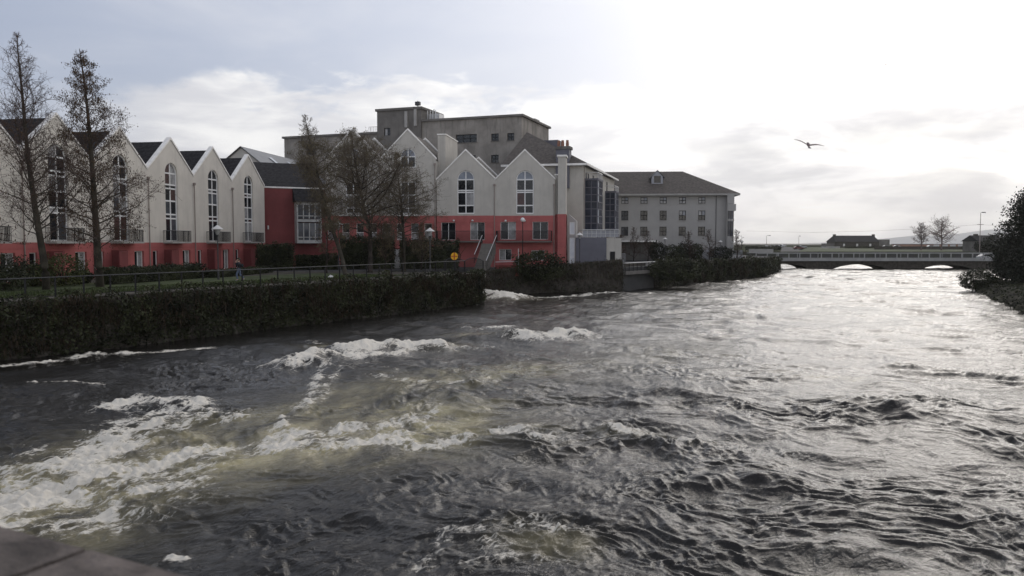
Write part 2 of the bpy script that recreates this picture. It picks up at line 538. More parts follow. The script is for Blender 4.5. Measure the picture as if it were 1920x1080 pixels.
# ------------------------------------------------------------------ water
def build_river():
    ys = [7.0]
    while ys[-1] < 236:
        Y = ys[-1]
        dyy = 0.42 * Y * Y / (EYE * 800)
        ys.append(Y + min(max(dyy, 0.022), 0.42))
    ys = np.array(ys)
    NX = 1250
    us = np.linspace(-0.78, 0.78, NX)
    spread = ys[:, None]
    X = us[None, :] * (spread + 2.0)
    Y = np.repeat(ys[:, None], NX, 1)
    dyl = np.gradient(ys)[:, None]
    dxl = (us[1] - us[0]) * (spread + 2.0)
    cell = np.maximum(dyl, dxl * 0.7) * np.ones_like(X)
    # flow coordinates
    S = X * FLOW.x + Y * FLOW.y
    T = X * FLOW.y - Y * FLOW.x
    wx = perlin(S / 6.0, T / 6.0, 1) * 1.6 + perlin(S / 2.2, T / 2.2, 2) * 0.5
    wy = perlin(S / 6.0, T / 6.0, 3) * 1.6 + perlin(S / 2.2, T / 2.2, 4) * 0.5
    S2, T2 = S + wx, T + wy

    def att(lam):
        return smooth01(lam / cell, 2.0, 4.5)
    H = np.zeros_like(X)
    near = 1 - smooth01(Y, 40, 130)
    # distance to left wall, calm strip beside it
    dwall = (X - P0.x) * WD.y - (Y - P0.y) * WD.x
    calm = 0.35 + 0.65 * smooth01(dwall, 1.0, 9.0)
    wild = perlin(X / 14, Y / 18, 9)
    amp = calm * (0.85 + 0.5 * wild)
    n = perlin(S2 / 8.0, T2 / 15.0, 5)
    H += 0.26 * n * amp
    farb = smooth01(Y, 35, 70)
    r = 1 - np.abs(perlin(S2 / 4.2, T2 / 10.0, 6)) * 2.0
    H += 0.15 * r * amp * (1 + 0.8 * farb)
    r = 1 - np.abs(perlin(S2 / 2.1, T2 / 3.6, 7)) * 2.0
    H += 0.066 * r * amp * att(2.0) * (1 + 0.8 * farb)
    n = perlin(S2 / 1.3, T2 / 1.7, 8)
    H += 0.085 * n * amp * att(1.2)
    chop = 0.42 + 0.95 * smooth01(perlin(S2 / 3.5, T2 / 6.5, 14) + 0.5 * perlin(S2 / 1.5, T2 / 2.5, 15), -0.35, 0.6)
    S3, T3 = S2 + 0.25 * perlin(S / 0.8, T / 0.8, 21), T2 + 0.25 * perlin(S / 0.8, T / 0.8, 22)
    r = 1 - np.abs(perlin(S3 / 0.85, T3 / 1.25, 10)) * 2.0
    H += 0.041 * r * chop * calm * att(0.9)
    r = 1 - np.abs(perlin(S3 / 0.42, T3 / 0.62, 11)) * 2.0
    H += 0.044 * r * chop * calm * att(0.5)
    H += 0.032 * perlin(S3 / 0.27, T3 / 0.40, 12) * chop * att(0.27)
    H += 0.014 * perlin(S3 / 0.14, T3 / 0.20, 13) * chop * att(0.14)

    def seg_dist(pts, zl=0.0):
        P = [onz(px, py, zl) for px, py in pts]
        best = np.full(X.shape, 1e9, np.float32)
        for a, b in zip(P[:-1], P[1:]):
            ex, ey = b.x - a.x, b.y - a.y
            L2 = ex * ex + ey * ey
            t = np.clip(((X - a.x) * ex + (Y - a.y) * ey) / L2, 0, 1)
            d = np.hypot(X - a.x - t * ex, Y - a.y - t * ey)
            best = np.minimum(best, d)
        return best
    # standing and breaking waves (crest polyline, half width, height)
    for pts, w, h in [
        ([(650, 668), (700, 663), (760, 658), (820, 655)], 1.05, 0.58),
        ([(535, 695), (570, 690), (605, 682)], 1.0, 0.50),
        ([(225, 768), (280, 760), (330, 764)], 0.9, 0.40),
        ([(990, 638), (1030, 637), (1075, 632)], 1.3, 0.45),
        ([(890, 640), (930, 640), (960, 634)], 1.2, 0.40),
        ([(940, 838), (985, 838), (1030, 850)], 0.7, 0.38),
        ([(1150, 815), (1230, 828), (1320, 840), (1440, 862)], 0.8, 0.36),
        ([(1180, 900), (1240, 915), (1290, 905), (1340, 910), (1370, 890), (1420, 905), (1470, 915)], 0.42, 0.40),
        ([(1470, 920), (1560, 960), (1620, 985)], 0.7, 0.26),
        ([(1130, 985), (1230, 978), (1300, 990)], 0.6, 0.24),
        ([(1200, 760), (1240, 745), (1290, 752)], 1.0, 0.40),
        ([(1490, 712), (1540, 707), (1600, 722), (1660, 745)], 1.3, 0.36),
        ([(1420, 640), (1500, 630), (1590, 622)], 1.7, 0.30),
        ([(1560, 645), (1650, 640), (1740, 652)], 1.7, 0.30),
        ([(1640, 780), (1740, 795), (1830, 815)], 1.0, 0.3),
        ([(1500, 755), (1580, 765), (1650, 782)], 1.0, 0.3),
        ([(230, 860), (330, 835), (430, 820)], 1.0, 0.3),
        ([(620, 700), (600, 730), (575, 765)], 0.5, 0.22),
        ([(1520, 1040), (1580, 1030), (1640, 1050)], 0.6, 0.26),
        ([(800, 690), (850, 688), (900, 684)], 0.9, -0.38),
        ([(330, 850), (380, 846), (440, 838)], 0.7, -0.30),
        ([(1050, 870), (1100, 880), (1160, 890)], 0.9, -0.25),
        ([(800, 930), (900, 940), (1000, 930)], 0.8, -0.22),
        ([(1260, 940), (1340, 950), (1420, 960)], 0.9, -0.14),
    ]:
        d = seg_dist(pts) + 0.35 * w * perlin(X / (w * 0.9), Y / (w * 0.9), 31)
        H += (h if h > .42 else h * .55) * np.exp(-(d / w) ** 2) * (0.8 + 0.4 * perlin(X / 1.1, Y / 1.1, 33))
    # cascade from the side channel
    ca, cb = onz(900, 553, 0.2), onz(952, 566, 0)
    d = seg_dist([(860, 557), (905, 560), (938, 563)])
    H += 0.85 * np.exp(-(d / 3.0) ** 2)

    # foam
    F = np.zeros_like(X)
    A = np.zeros_like(X)
    f1 = perlin(S2 / 1.6, T2 / 1.0, 41) + 0.6 * perlin(S2 / 0.7, T2 / 0.45, 42)
    f2 = f1 + 0.5 * perlin(S2 / 0.3, T2 / 0.2, 43) * att(0.25)
    for pts, w, s in [
        ([(655, 668), (700, 664), (755, 659), (805, 656)], 1.0, 1.25),
        ([(660, 676), (700, 673), (750, 668)], 0.7, 0.95),
        ([(825, 652), (880, 654), (930, 650)], 0.7, 0.5),
        ([(620, 648), (585, 640)], 0.5, 0.5),
        ([(532, 696), (570, 690), (605, 682)], 0.9, 1.15),
        ([(600, 676), (640, 690), (670, 692)], 0.5, 0.4),
        ([(215, 770), (270, 762), (320, 764), (350, 768)], 0.8, 1.15),
        ([(245, 780), (300, 776)], 0.5, 0.9),
        ([(340, 758), (390, 770), (440, 778)], 0.8, 0.65),
        ([(995, 640), (1030, 639), (1070, 634)], 1.2, 1.2),
        ([(870, 622), (920, 622), (960, 620)], 0.9, 0.55),
        # lower-left torrent
        ([(-60, 985), (60, 940), (160, 905), (260, 900)], 1.4, 1.08),
        ([(-40, 960), (100, 905), (220, 850), (290, 800)], 1.0, 0.95),
        ([(195, 840), (240, 825), (225, 800)], 0.8, 0.9),
        ([(230, 850), (300, 815), (350, 785), (430, 790)], 0.8, 0.75),
        ([(160, 915), (300, 882), (450, 856), (600, 848), (720, 840)], 0.75, 1.05),
        ([(330, 880), (430, 850), (560, 832), (680, 815), (780, 795)], 0.75, 0.85),
        ([(720, 840), (760, 820), (790, 790), (800, 765)], 0.7, 0.6),
        ([(280, 925), (340, 925), (355, 915)], 0.5, 0.9),
        ([(0, 1000), (100, 985), (200, 965)], 0.8, 0.8),
        ([(100, 1000), (200, 985), (300, 965), (370, 950)], 0.6, 0.55),
        ([(0, 905), (40, 870), (70, 850)], 0.5, 0.6),
        ([(610, 690), (590, 730), (575, 765), (530, 800), (520, 830)], 0.3, 0.75),
        ([(640, 700), (610, 735), (600, 755)], 0.25, 0.6),
        ([(700, 712), (800, 725), (880, 728), (915, 722)], 0.6, 0.5),
        ([(620, 700), (700, 690), (760, 702)], 0.5, 0.4),
        # mid and right
        ([(770, 850), (820, 842), (870, 838)], 0.4, 0.85),
        ([(955, 815), (985, 832), (1020, 832)], 0.6, 0.95),
        ([(1150, 805), (1200, 820), (1260, 832), (1310, 832)], 0.45, 1.1),
        ([(1310, 832), (1380, 840), (1450, 848)], 0.55, 0.75),
        ([(1500, 705), (1550, 712)], 0.6, 0.5),
        ([(790, 1075), (830, 1020), (900, 1010), (920, 1040)], 0.35, 0.6),
        ([(980, 1010), (1020, 1000), (1040, 1010)], 0.4, 0.75),
        ([(880, 1080), (960, 1060), (1060, 1070)], 0.35, 0.45),
        ([(322, 1058), (340, 1061)], 0.13, 0.9),
        ([(1180, 925), (1230, 935)], 0.25, 0.55),
        # along the first wall
        ([(-10, 692), (80, 683), (170, 666), (240, 664), (300, 662), (380, 656)], 0.6, 0.9),
        ([(110, 650), (160, 652), (200, 648)], 0.4, 0.35),
        ([(370, 630), (400, 624)], 0.5, 0.45),
        ([(430, 625), (520, 612), (640, 600)], 0.5, 0.6),
        ([(70, 728), (130, 726), (180, 726)], 0.3, 0.85),
        ([(380, 690), (460, 684)], 0.5, 0.45),
        # cascade and second wall
        ([(890, 556), (915, 560), (945, 563)], 2.6, 1.5),
        ([(945, 565), (1010, 560), (1090, 555), (1170, 549)], 1.1, 0.85),
        ([(1000, 566), (1080, 560)], 1.0, 0.4),
    ]:
        d = seg_dist(pts)
        m = np.exp(-(d / (w * 1.25)) ** 2) * s
        F = np.maximum(F, m * np.clip(0.80 + 0.55 * f2, 0.0, 1.5))
    for pts, w, s in [
        ([(-60, 985), (100, 930), (300, 880), (500, 850), (720, 825), (820, 790)], 2.8, 1.35),
        ([(250, 850), (400, 810), (560, 790), (700, 740), (850, 715), (1000, 700)], 2.4, 0.75),
        ([(640, 655), (820, 650)], 2.0, 0.5),
        ([(880, 632), (940, 634), (980, 632)], 1.2, 0.8),
        ([(900, 730), (1050, 700), (1250, 660)], 3.0, 0.25),
        ([(1490, 712), (1560, 718), (1600, 725)], 0.9, 0.6),
        ([(990, 1020), (1060, 1040)], 0.7, 0.5),
        ([(1150, 815), (1300, 825)], 0.7, 0.5),
        ([(880, 556), (945, 563)], 3.0, 1.0),
    ]:
        d = seg_dist(pts)
        A = np.maximum(A, np.exp(-(d / w) ** 2) * s * np.clip(0.7 + 0.6 * f1, 0.1, 1.2))
    # a few natural whitecaps and streaks
    crest = smooth01(H, 0.62, 1.05) * smooth01(f2, 0.0, 0.8) * 0.55
    F = np.maximum(F, crest)
    streak = smooth01(perlin(S2 / 7, T2 / 1.2, 51) + 0.5 * f2, 0.55, 1.1) * 0.30
    F = np.maximum(F, streak * smooth01(140 - Y, 0, 60))
    F = np.clip(F, 0, 1.4)
    H += F * (0.10 * np.abs(f2) + 0.10 * perlin(X / 0.6, Y / 0.5, 63) + 0.09 * np.abs(perlin(X / 0.32, Y / 0.28, 62)) + 0.05 * perlin(X / 0.16, Y / 0.16, 61) * att(0.16))

    ny = len(ys)
    V = np.stack([X, Y, H], -1).reshape(-1, 3)
    i = np.arange(ny * NX).reshape(ny, NX)
    Q = np.stack([i[:-1, :-1], i[:-1, 1:], i[1:, 1:], i[1:, :-1]], -1).reshape(-1, 4)
    o = arr_mesh('river_water', V, Q, WATER, None, True)
    for nm, a in (('foam', F), ('aer', A)):
        at_ = o.data.attributes.new(nm, 'FLOAT', 'POINT')
        at_.data.foreach_set('value', a.astype(np.float32).ravel())
    tag(o, 'dark peaty river in spate with white rapids', None, None, 'structure')
    return o


def water_mat():
    m = bpy.data.materials.new('peaty_water')
    m.use_nodes = True
    q = NG(m.node_tree)
    N = m.node_tree.nodes
    b = N['Principled BSDF']
    out = N['Material Output']
    pos = q.n('ShaderNodeNewGeometry').outputs['Position']
    fa = q.n('ShaderNodeAttribute', attribute_name='foam').outputs['Fac']
    aa = q.n('ShaderNodeAttribute', attribute_name='aer').outputs['Fac']
    mr_ = q.n('ShaderNodeMapping')
    mr_.inputs['Rotation'].default_value = (0, 0, R(38))
    q.put(mr_.inputs[0], pos)
    mp = q.n('ShaderNodeMapping')
    mp.inputs['Scale'].default_value = (1.1, 0.50, 1.0)
    q.put(mp.inputs[0], mr_.outputs[0])
    fl = mp.outputs[0]
    # peat-brown turbid water where air is churned in
    b.inputs['Roughness'].default_value = 0.07
    b.inputs['IOR'].default_value = 1.34
    an = q.noise(fl, 0.9, 5, 0.6, 0.6)
    af = q.m('MULTIPLY', aa, q.sstep(an, 0.15, 0.6), clamp=True)
    q.put(b.inputs['Base Color'], q.mix(af, (0.012, 0.0108, 0.0095, 1), (0.36, 0.315, 0.18, 1)))
    n1 = q.noise(fl, 6.5, 4, 0.62, 1.6)
    n2 = q.noise(fl, 2.2, 5, 0.6, 0.8)
    b1 = q.n('ShaderNodeBump')
    b1.inputs['Strength'].default_value = 0.68
    b1.inputs['Distance'].default_value = 0.05
    q.put(b1.inputs['Height'], n1)
    b2 = q.n('ShaderNodeBump')
    b2.inputs['Strength'].default_value = 0.36
    b2.inputs['Distance'].default_value = 0.16
    q.put(b2.inputs['Height'], n2)
    b0 = q.n('ShaderNodeBump')
    spz = q.n('ShaderNodeSeparateXYZ')
    q.put(spz.inputs[0], pos)
    q.put(b0.inputs['Strength'], q.m('ADD', 0.08, q.m('MULTIPLY', q.sstep(spz.outputs[1], 30, 95), 0.65)))
    b0.inputs['Distance'].default_value = 0.30
    q.put(b0.inputs['Height'], q.noise(fl, 0.85, 3, 0.6, 0.5))
    m.node_tree.links.new(b1.outputs[0], b2.inputs['Normal'])
    m.node_tree.links.new(b2.outputs[0], b0.inputs['Normal'])
    m.node_tree.links.new(b0.outputs[0], b.inputs['Normal'])
    # foam
    fo = q.n('ShaderNodeBsdfPrincipled')
    fo.inputs['Base Color'].default_value = (0.78, 0.735, 0.645, 1)
    fo.inputs['Roughness'].default_value = 0.75
    fo.inputs['Specular IOR Level'].default_value = 0.2
    b3 = q.n('ShaderNodeBump')
    b3.inputs['Strength'].default_value = 0.9
    b3.inputs['Distance'].default_value = 0.12
    fn = q.noise(fl, 5.0, 8, 0.7, 0.8)
    q.put(b3.inputs['Height'], fn)
    m.node_tree.links.new(b3.outputs[0], fo.inputs['Normal'])
    ln = q.noise(fl, 3.2, 9, 0.72, 1.0)
    lf = q.noise(fl, 13.0, 6, 0.7, 0.6)
    thr = q.m('ADD', fa, q.m('MULTIPLY', q.m('SUBTRACT', ln, 0.5), 2.2))
    thr = q.m('ADD', thr, q.m('MULTIPLY', q.m('SUBTRACT', lf, 0.5), 1.3))
    ff = q.sstep(thr, 0.42, 0.80)
    mx = q.n('ShaderNodeMixShader')
    q.put(mx.inputs[0], ff)
    m.node_tree.links.new(b.outputs[0], mx.inputs[1])
    m.node_tree.links.new(fo.outputs[0], mx.inputs[2])
    m.node_tree.links.new(mx.outputs[0], out.inputs[0])
    return m


WATER = water_mat()
build_river()
SEAM = bpy.data.materials.new('sea_water')
SEAM.use_nodes = True
_b = SEAM.node_tree.nodes['Principled BSDF']
_b.inputs['Base Color'].default_value = (0.02, 0.022, 0.024, 1)
_b.inputs['Roughness'].default_value = 0.5
_b.inputs['IOR'].default_value = 1.34
_q = NG(SEAM.node_tree)
_bn = _q.n('ShaderNodeBump')
_bn.inputs['Strength'].default_value = 0.4
_bn.inputs['Distance'].default_value = 0.4
_q.put(_bn.inputs['Height'], _q.noise(_q.n('ShaderNodeNewGeometry').outputs['Position'], 0.5, 5, 0.6))
SEAM.node_tree.links.new(_bn.outputs[0], _b.inputs['Normal'])
sea = MB().quad((-6000, 235, -0.25), (9000, 235, -0.25), (9000, 7900, -0.25), (-6000, 7900, -0.25)).build('sea_water', SEAM)
tag(sea, 'bright bay water out to the horizon', None, None, 'structure')

# ------------------------------------------------------------------ ground
GZ = 3.0


def ground(name, poly, z, material, label, dep=3.5):
    o = MB().prism(poly, z - dep, z).build(name, material)
    return tag(o, label, None, None, 'structure')


def off(p, d):
    return (p.x + WN.x * d, p.y + WN.y * d)


Q1 = P1 + WN * 9.0                       # inner end of the side channel mouth
left_a = [off(PS, 0.25), off(P1, 0.25)]
ground('riverside_ground', [left_a[0], left_a[1], (P1.x - 12.5, P1.y + 6.0), (-60, 75), (-140, 60), (-140, 10), (-46, 4)], GZ, SOIL,
       'bare riverside ground behind the creeper covered wall')
ground('town_ground', [(-3.6, 92.4), (W2b.x, W2b.y + .3), (W2c.x, W2c.y + .3), (P4.x, P4.y + .3), (52, 158), (57.5, 178), (57, 215), (-420, 215), (-420, 60.0), (-141, 60.5), (-60, 75.4), (P1.x - 13, P1.y + 8), (-9, 92.4)],
       GZ - 0.06, TARMAC, 'ground under the buildings on the left bank')
# path beside the railing, lawn behind it
pth = [off(PS, 0.5), off(P1, 0.5), off(P1, 3.2), off(PS, 3.2)]
o = MB().prism(pth, GZ, GZ + 0.012).build('footpath', PATHM)
tag(o, 'grey gravel footpath behind the riverside railing', None, None, 'structure')
o = MB().prism([off(PS, 3.2), off(P1 - WD * 6, 3.2), off(P1 - WD * 8, 14), off(PS, 17)], GZ, GZ + 0.02).build('lawn', GRASS)
tag(o, 'green lawn strip between path and hedges', None, None, 'structure')
# blades so that the lawn edge is not a sheet
rs = np.random.RandomState(3)


def grass_patch(name, n, gen, h, material, label):
    c = gen(n)
    a = rs.rand(n) * 2 * np.pi
    w = 0.02 + 0.02 * rs.rand(n)
    hh = h * (0.5 + rs.rand(n))
    lean = (rs.rand(n, 2) - .5) * 0.5 * hh[:, None]
    p0 = c + np.stack([np.cos(a) * w, np.sin(a) * w, 0 * a], -1)
    p1 = c - np.stack([np.cos(a) * w, np.sin(a) * w, 0 * a], -1)
    p2 = c + np.stack([lean[:, 0], lean[:, 1], hh], -1)
    V = np.stack([p0, p1, p2], 1).reshape(-1, 3)
    F = np.arange(3 * n).reshape(n, 3)
    o = arr_mesh(name, V, F, material)
    return tag(o, label, None, None, 'stuff')


def gen_lawn(n):
    L = (P1 - PS).length - 8
    s = rs.rand(n) * L
    d = 3.0 + 5.0 * rs.rand(n) ** 1.5
    return np.stack([PS.x + WD.x * s + WN.x * d, PS.y + WD.y * s + WN.y * d, np.full(n, GZ)], -1)


grass_patch('lawn_grass', 30000, gen_lawn, 0.10, GRASS, 'short green grass along the riverside footpath')

# right bank
ground('right_bank_ground', [(38.5, 55), (52, 84), (62.5, 108), (66, 107), (72, 106), (98, 130), (112, 176), (112, 215), (420, 215), (420, 30), (38, 30)], 1.0, ROCKM,
       'low rough ground of the right bank', 2.5)
# far shore
ground('far_shore', [(-420, 246), (330, 246), (900, 500), (900, 1350), (-700, 1350), (-700, 300)], 3.2, FARLAND,
       'flat far shore beyond the road bridge', 4.0)
a, b, c, d = at(1440, 474.5, 262), at(1487, 474.5, 262), at(1482, 463.5, 500), at(1466, 463.5, 500)
o = MB().quad((a.x, 250, 3.215), (b.x, 250, 3.215), (c.x * 1.04, 520, 3.215), (d.x * 1.04, 520, 3.215)).build('far_road', TARMAC)
tag(o, 'grey road on the far shore', None, None, 'structure')
o = MB().quad((90, 252, 3.22), (170, 252, 3.22), (220, 500, 3.22), (185, 500, 3.22)).build('far_lawn', GRASS)
tag(o, 'green lawn on the far shore', None, None, 'structure')


def hill(name, pts, Y, depth, label):
    """a far ridge: crest polyline in photo pixels at distance Y, sloping down both ways"""
    mb = MB()
    top = [at(px, py, Y) for px, py in pts]
    n = len(top)
    rows = [[(p.x, Y - depth, -1.0) for p in top], [(p.x, Y - depth * .45, p.z * .62) for p in top], [(p.x, Y, p.z) for p in top], [(p.x, Y + depth, -1.0) for p in top]]
    for r0, r1 in zip(rows[:-1], rows[1:]):
        for i in range(n - 1):
            mb.quad(r0[i], r0[i + 1], r1[i + 1], r1[i])
    o = mb.build(name, HILLM, None, True)
    return tag(o, label, None, None, 'structure')


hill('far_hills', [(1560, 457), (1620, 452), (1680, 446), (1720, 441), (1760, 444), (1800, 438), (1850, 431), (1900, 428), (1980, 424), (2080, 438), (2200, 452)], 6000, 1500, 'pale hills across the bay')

# ------------------------------------------------------------------ leaf scatter


def leaf_quads(c, size, rs, hang=False, asp=0.55):
    """diamond leaves at centres c"""
    n = len(c)
    if hang:
        ax = np.stack([(rs.rand(n) - .5) * .7, (rs.rand(n) - .5) * .7, -np.ones(n)], -1)
    else:
        ax = rs.randn(n, 3)
    ax /= np.linalg.norm(ax, axis=1)[:, None]
    sd = np.cross(ax, rs.randn(n, 3))
    sd /= np.linalg.norm(sd, axis=1)[:, None]
    L = (size * (0.6 + 0.8 * rs.rand(n)))[:, None]
    p0, p2 = c - ax * L * .5, c + ax * L * .5
    nn = np.cross(ax, sd)
    p1, p3 = c + sd * L * asp * .5 + nn * L * .08, c - sd * L * asp * .5 + nn * L * .08
    V = np.stack([p0, p1, p2, p3], 1).reshape(-1, 3)
    return V, np.arange(4 * n).reshape(n, 4)


def fake3(p, sc, seed):
    return perlin(p[:, 0] / sc + p[:, 2] * .37 / sc, p[:, 1] / sc - p[:, 2] * .61 / sc, seed)


def shrub(name, loc, rx, ry, h, n, size, material, label, cat='shrub', group=None, seed=1, stems=True, rz=0.0):
    """bush: leaf crown (many leaves through the volume, lumpy outline) with woody stems"""
    rs = np.random.RandomState(seed)
    e = empty(name, loc, label, cat, group, rz)
    d = rs.randn(n, 3)
    d /= np.linalg.norm(d, axis=1)[:, None]
    lum = 1 + 0.30 * fake3(d * 1.0, 0.45, seed) + 0.14 * fake3(d, 0.17, seed + 5)
    rad = (0.45 + 0.55 * rs.rand(n) ** 0.4) * lum
    c = d * rad[:, None] * np.array([rx, ry, h * .52])
    c[:, 2] += h * .5
    c[:, 2] = np.maximum(c[:, 2], 0.04 + 0.1 * rs.rand(n))
    V, F = leaf_quads(c, size, rs)
    arr_mesh('foliage', V, F, material, e)
    if stems:
        mb = MB()
        for k in range(9):
            a = rs.rand() * 6.28
            t = Vector((math.cos(a) * rx * .6, math.sin(a) * ry * .6, h * (.55 + .3 * rs.rand())))
            mb.tube([(0.1 * math.cos(a), 0.1 * math.sin(a), 0), t * .5 + Vector((0, 0, h * .12)), t], [.05, .03, .012], 5)
        mb.build('stem', BARK, e)
    return e


def hedge(name, p, q, wd, h, n, size, material, label, cat='hedge', group=None, seed=1, z=None):
    rs = np.random.RandomState(seed)
    z = GZ if z is None else z
    p, q = Vector((p[0], p[1], z)), Vector((q[0], q[1], z))
    L = (q - p).length
    e = empty(name, (p + q) / 2, label, cat, group, math.atan2(q.y - p.y, q.x - p.x))
    # leaf shell over a rounded box
    s = (rs.rand(n) - .5) * L
    a = rs.rand(n) * math.pi * 1.0
    lum = 1 + 0.16 * perlin(s / 1.3, a * 1.5, seed) + 0.10 * perlin(s / .45, a * 3, seed + 3)
    rr = (0.78 + 0.25 * rs.rand(n)) * lum
    ca, sa = np.cos(a), np.sin(a)
    k = 1 / np.maximum(np.abs(ca), np.abs(sa)) ** 0.7
    y = ca * k * rr * wd / 2
    zz = np.clip(sa * k * rr, 0, 2) * h * (0.92 + 0.10 * perlin(s / 2.5, s * 0, seed + 9))
    low = rs.rand(n) < 0.45
    zz = np.where(low, rs.rand(n) * h * .9, zz)
    y = np.where(low, np.sign(ca) * wd / 2 * (0.85 + .25 * rs.rand(n)) * lum, y)
    end = rs.rand(n) < 0.10
    s = np.where(end, np.sign(s) * L / 2 * (1 + .03 * rs.randn(n)), s)
    c = np.stack([s, y, np.maximum(zz, .05)], -1)
    V, F = leaf_quads(c, size, rs)
    arr_mesh('foliage', V, F, material, e)
    # inner twiggy mass keeps the hedge opaque
    mb = MB()
    m = max(6, int(L / .8))
    for i in range(m):
        x = (i / (m - 1) - .5) * L * .97
        hh = h * (.7 + .2 * rs.rand())
        for j in range(5):
            mb.tube([(x, 0, 0), (x + .3 * rs.randn(), .25 * wd * rs.randn(), hh * .6), (x + .5 * rs.randn(), .3 * wd * rs.randn(), hh)], [.05, .04, .02], 4, False)
    mb.box(-L * .49, L * .49, -wd * .30, wd * .30, 0, h * .72)
    mb.build('branches', IVY, e)
    return e


# ------------------------------------------------------------------ river walls
def river_wall(name, a, b, z0a, z0b, th, ivy_n, ivy_size, ivy_mat, label, seed, top_over=0.35, creeper=0, dens=None):
    """stone quay wall from a to b (waterline points), top heights z0a, z0b"""
    e = empty(name, (a.x, a.y, 0), label, 'river wall', None, math.atan2(b.y - a.y, b.x - a.x))
    L = (Vector((b.x, b.y, 0)) - Vector((a.x, a.y, 0))).length
    rs = np.random.RandomState(seed)
    nx, nz = max(8, int(L / .35)), 14
    xs = np.linspace(0, L, nx)
    V = []
    for k in range(nz + 1):
        f = k / nz
        zt = z0a + (z0b - z0a) * xs / L + 0.08 * perlin(xs / 1.4, xs * 0 + 3, seed)
        z = -1.0 + (zt + 1.0) * f
        y = 0.10 * f + 0.10 * perlin(xs / .7, z / .45, seed + 1) + .05 * perlin(xs / .25, z / .2, seed + 2)
        V.append(np.stack([xs, y, z], -1))
    V.append(np.stack([xs, np.full(nx, th), V[-1][:, 2]], -1))
    V.append(np.stack([xs, np.full(nx, th), np.full(nx, -1.0)], -1))
    V = np.array(V)
    R_ = V.shape[0]
    i = np.arange(R_ * nx).reshape(R_, nx)
    Q = np.stack([i[:-1, :-1], i[:-1, 1:], i[1:, 1:], i[1:, :-1]], -1).reshape(-1, 4)
    vv = V.reshape(-1, 3)
    wall = arr_mesh('stonework', vv, Q, STONE, e)
    for ends in (0, nx - 1):
        mb = MB()
        mb.quad(*[tuple(V[r][ends]) for r in range(R_)])
        mb.build('end_face', STONE, e)
    if ivy_n:
        x = rs.rand(ivy_n) * (L + .4) - .2
        f = rs.rand(ivy_n) ** 0.85
        zt = z0a + (z0b - z0a) * x / L
        lump = np.clip(0.26 + 0.42 * perlin(x / 2.3, f * 2.0, seed + 7) + .16 * perlin(x / .8, f * 4, seed + 8), 0.02, 1)
        z = -0.05 + (zt + .27 + top_over * (0.5 + perlin(x / 1.9, x * 0, seed + 4)) - 0.1) * f
        y = -lump * (0.25 + .9 * rs.rand(ivy_n)) + (f > .93) * rs.rand(ivy_n) * .6
        keep = np.ones(ivy_n, bool)
        if dens is not None:
            keep = (perlin(x / 3.0, z / 1.2, seed + 12) + rs.rand(ivy_n) * .8 - .4) > dens
        # thin above the waterline
        keep &= rs.rand(ivy_n) < np.clip(0.62 + z / 0.9, 0, 1)
        c = np.stack([x, y, z], -1)[keep]
        V2, F2 = leaf_quads(c, ivy_size, rs)
        arr_mesh('ivy', V2, F2, ivy_mat, e)
        nb = ivy_n // 3
        x = rs.rand(nb) * L
        f = rs.rand(nb)
        zt = z0a + (z0b - z0a) * x / L
        pz = (perlin(x / 4.0, f * 1.6, seed + 20) + .5 * perlin(x / 1.1, f * 4, seed + 21)) > .12
        y = -(.10 + .55 * rs.rand(nb)) * np.clip(.7 + .6 * perlin(x / 1.7, f * 2, seed + 22), .2, 1.4)
        z = .3 + (zt + .35 * rs.rand(nb) * (perlin(x / 2.6, x * 0, seed + 23) > 0)) * f
        c = np.stack([x, y, z], -1)[pz]
        V2, F2 = leaf_quads(c, ivy_size * 1.25, rs, True, .25)
        arr_mesh('bramble', V2, F2, IVY_B, e)
    if creeper:
        mb = MB()
        for k in range(creeper):
            x = rs.rand() * L
            zt = z0a + (z0b - z0a) * x / L
            z = zt + .1
            p = [Vector((x, -.15 - .3 * rs.rand(), z))]
            l_ = 0.6 + 1.9 * rs.rand()
            for s in range(5):
                p.append(p[-1] + Vector((.13 * rs.randn(), -.03 + .05 * rs.randn(), -l_ / 5)))
            mb.tube(p, .012 + .010 * rs.rand(), 3, False)
        mb.build('hanging_creeper', IVY_B, e)
    return e


PW = P0 - WD * 12
river_wall('river_wall', PS, P1, 2.95, 2.95, 0.7, 46000, 0.19, IVY, 'long dark riverside wall under thick ivy, below the footpath railing', 5, 0.6, 420)
river_wall('river_wall', W2a, W2b, 2.7, 3.95, 0.6, 4200, 0.20, IVY, 'stone river wall with patchy creeper, below the red and cream houses', 8, 0.1, 160, -0.05)
river_wall('river_wall', W2c, P4, 3.55, 3.05, 0.6, 12000, 0.26, IVY, 'farthest river wall, dark and overgrown, ending in a rounded corner before the bridge', 12, 0.2, 60, -0.45)
# return of the far wall towards the bridge, and side faces of the channel
river_wall('quay_corner_wall', P4, Vector((53.5, 160, 0)), 3.05, 3.0, 0.6, 2500, 0.3, IVY, 'dark end of the overgrown quay turning back toward the bridge', 14, 0.3, 0, -0.6)
river_wall('channel_wall', P1, Vector((P1.x - 12.5, P1.y + 6.0, 0)), 2.9, 2.9, .6, 1500, 0.2, IVY, 'short dark wall of the side channel behind the cascade', 15, 0.1, 0, -0.3)

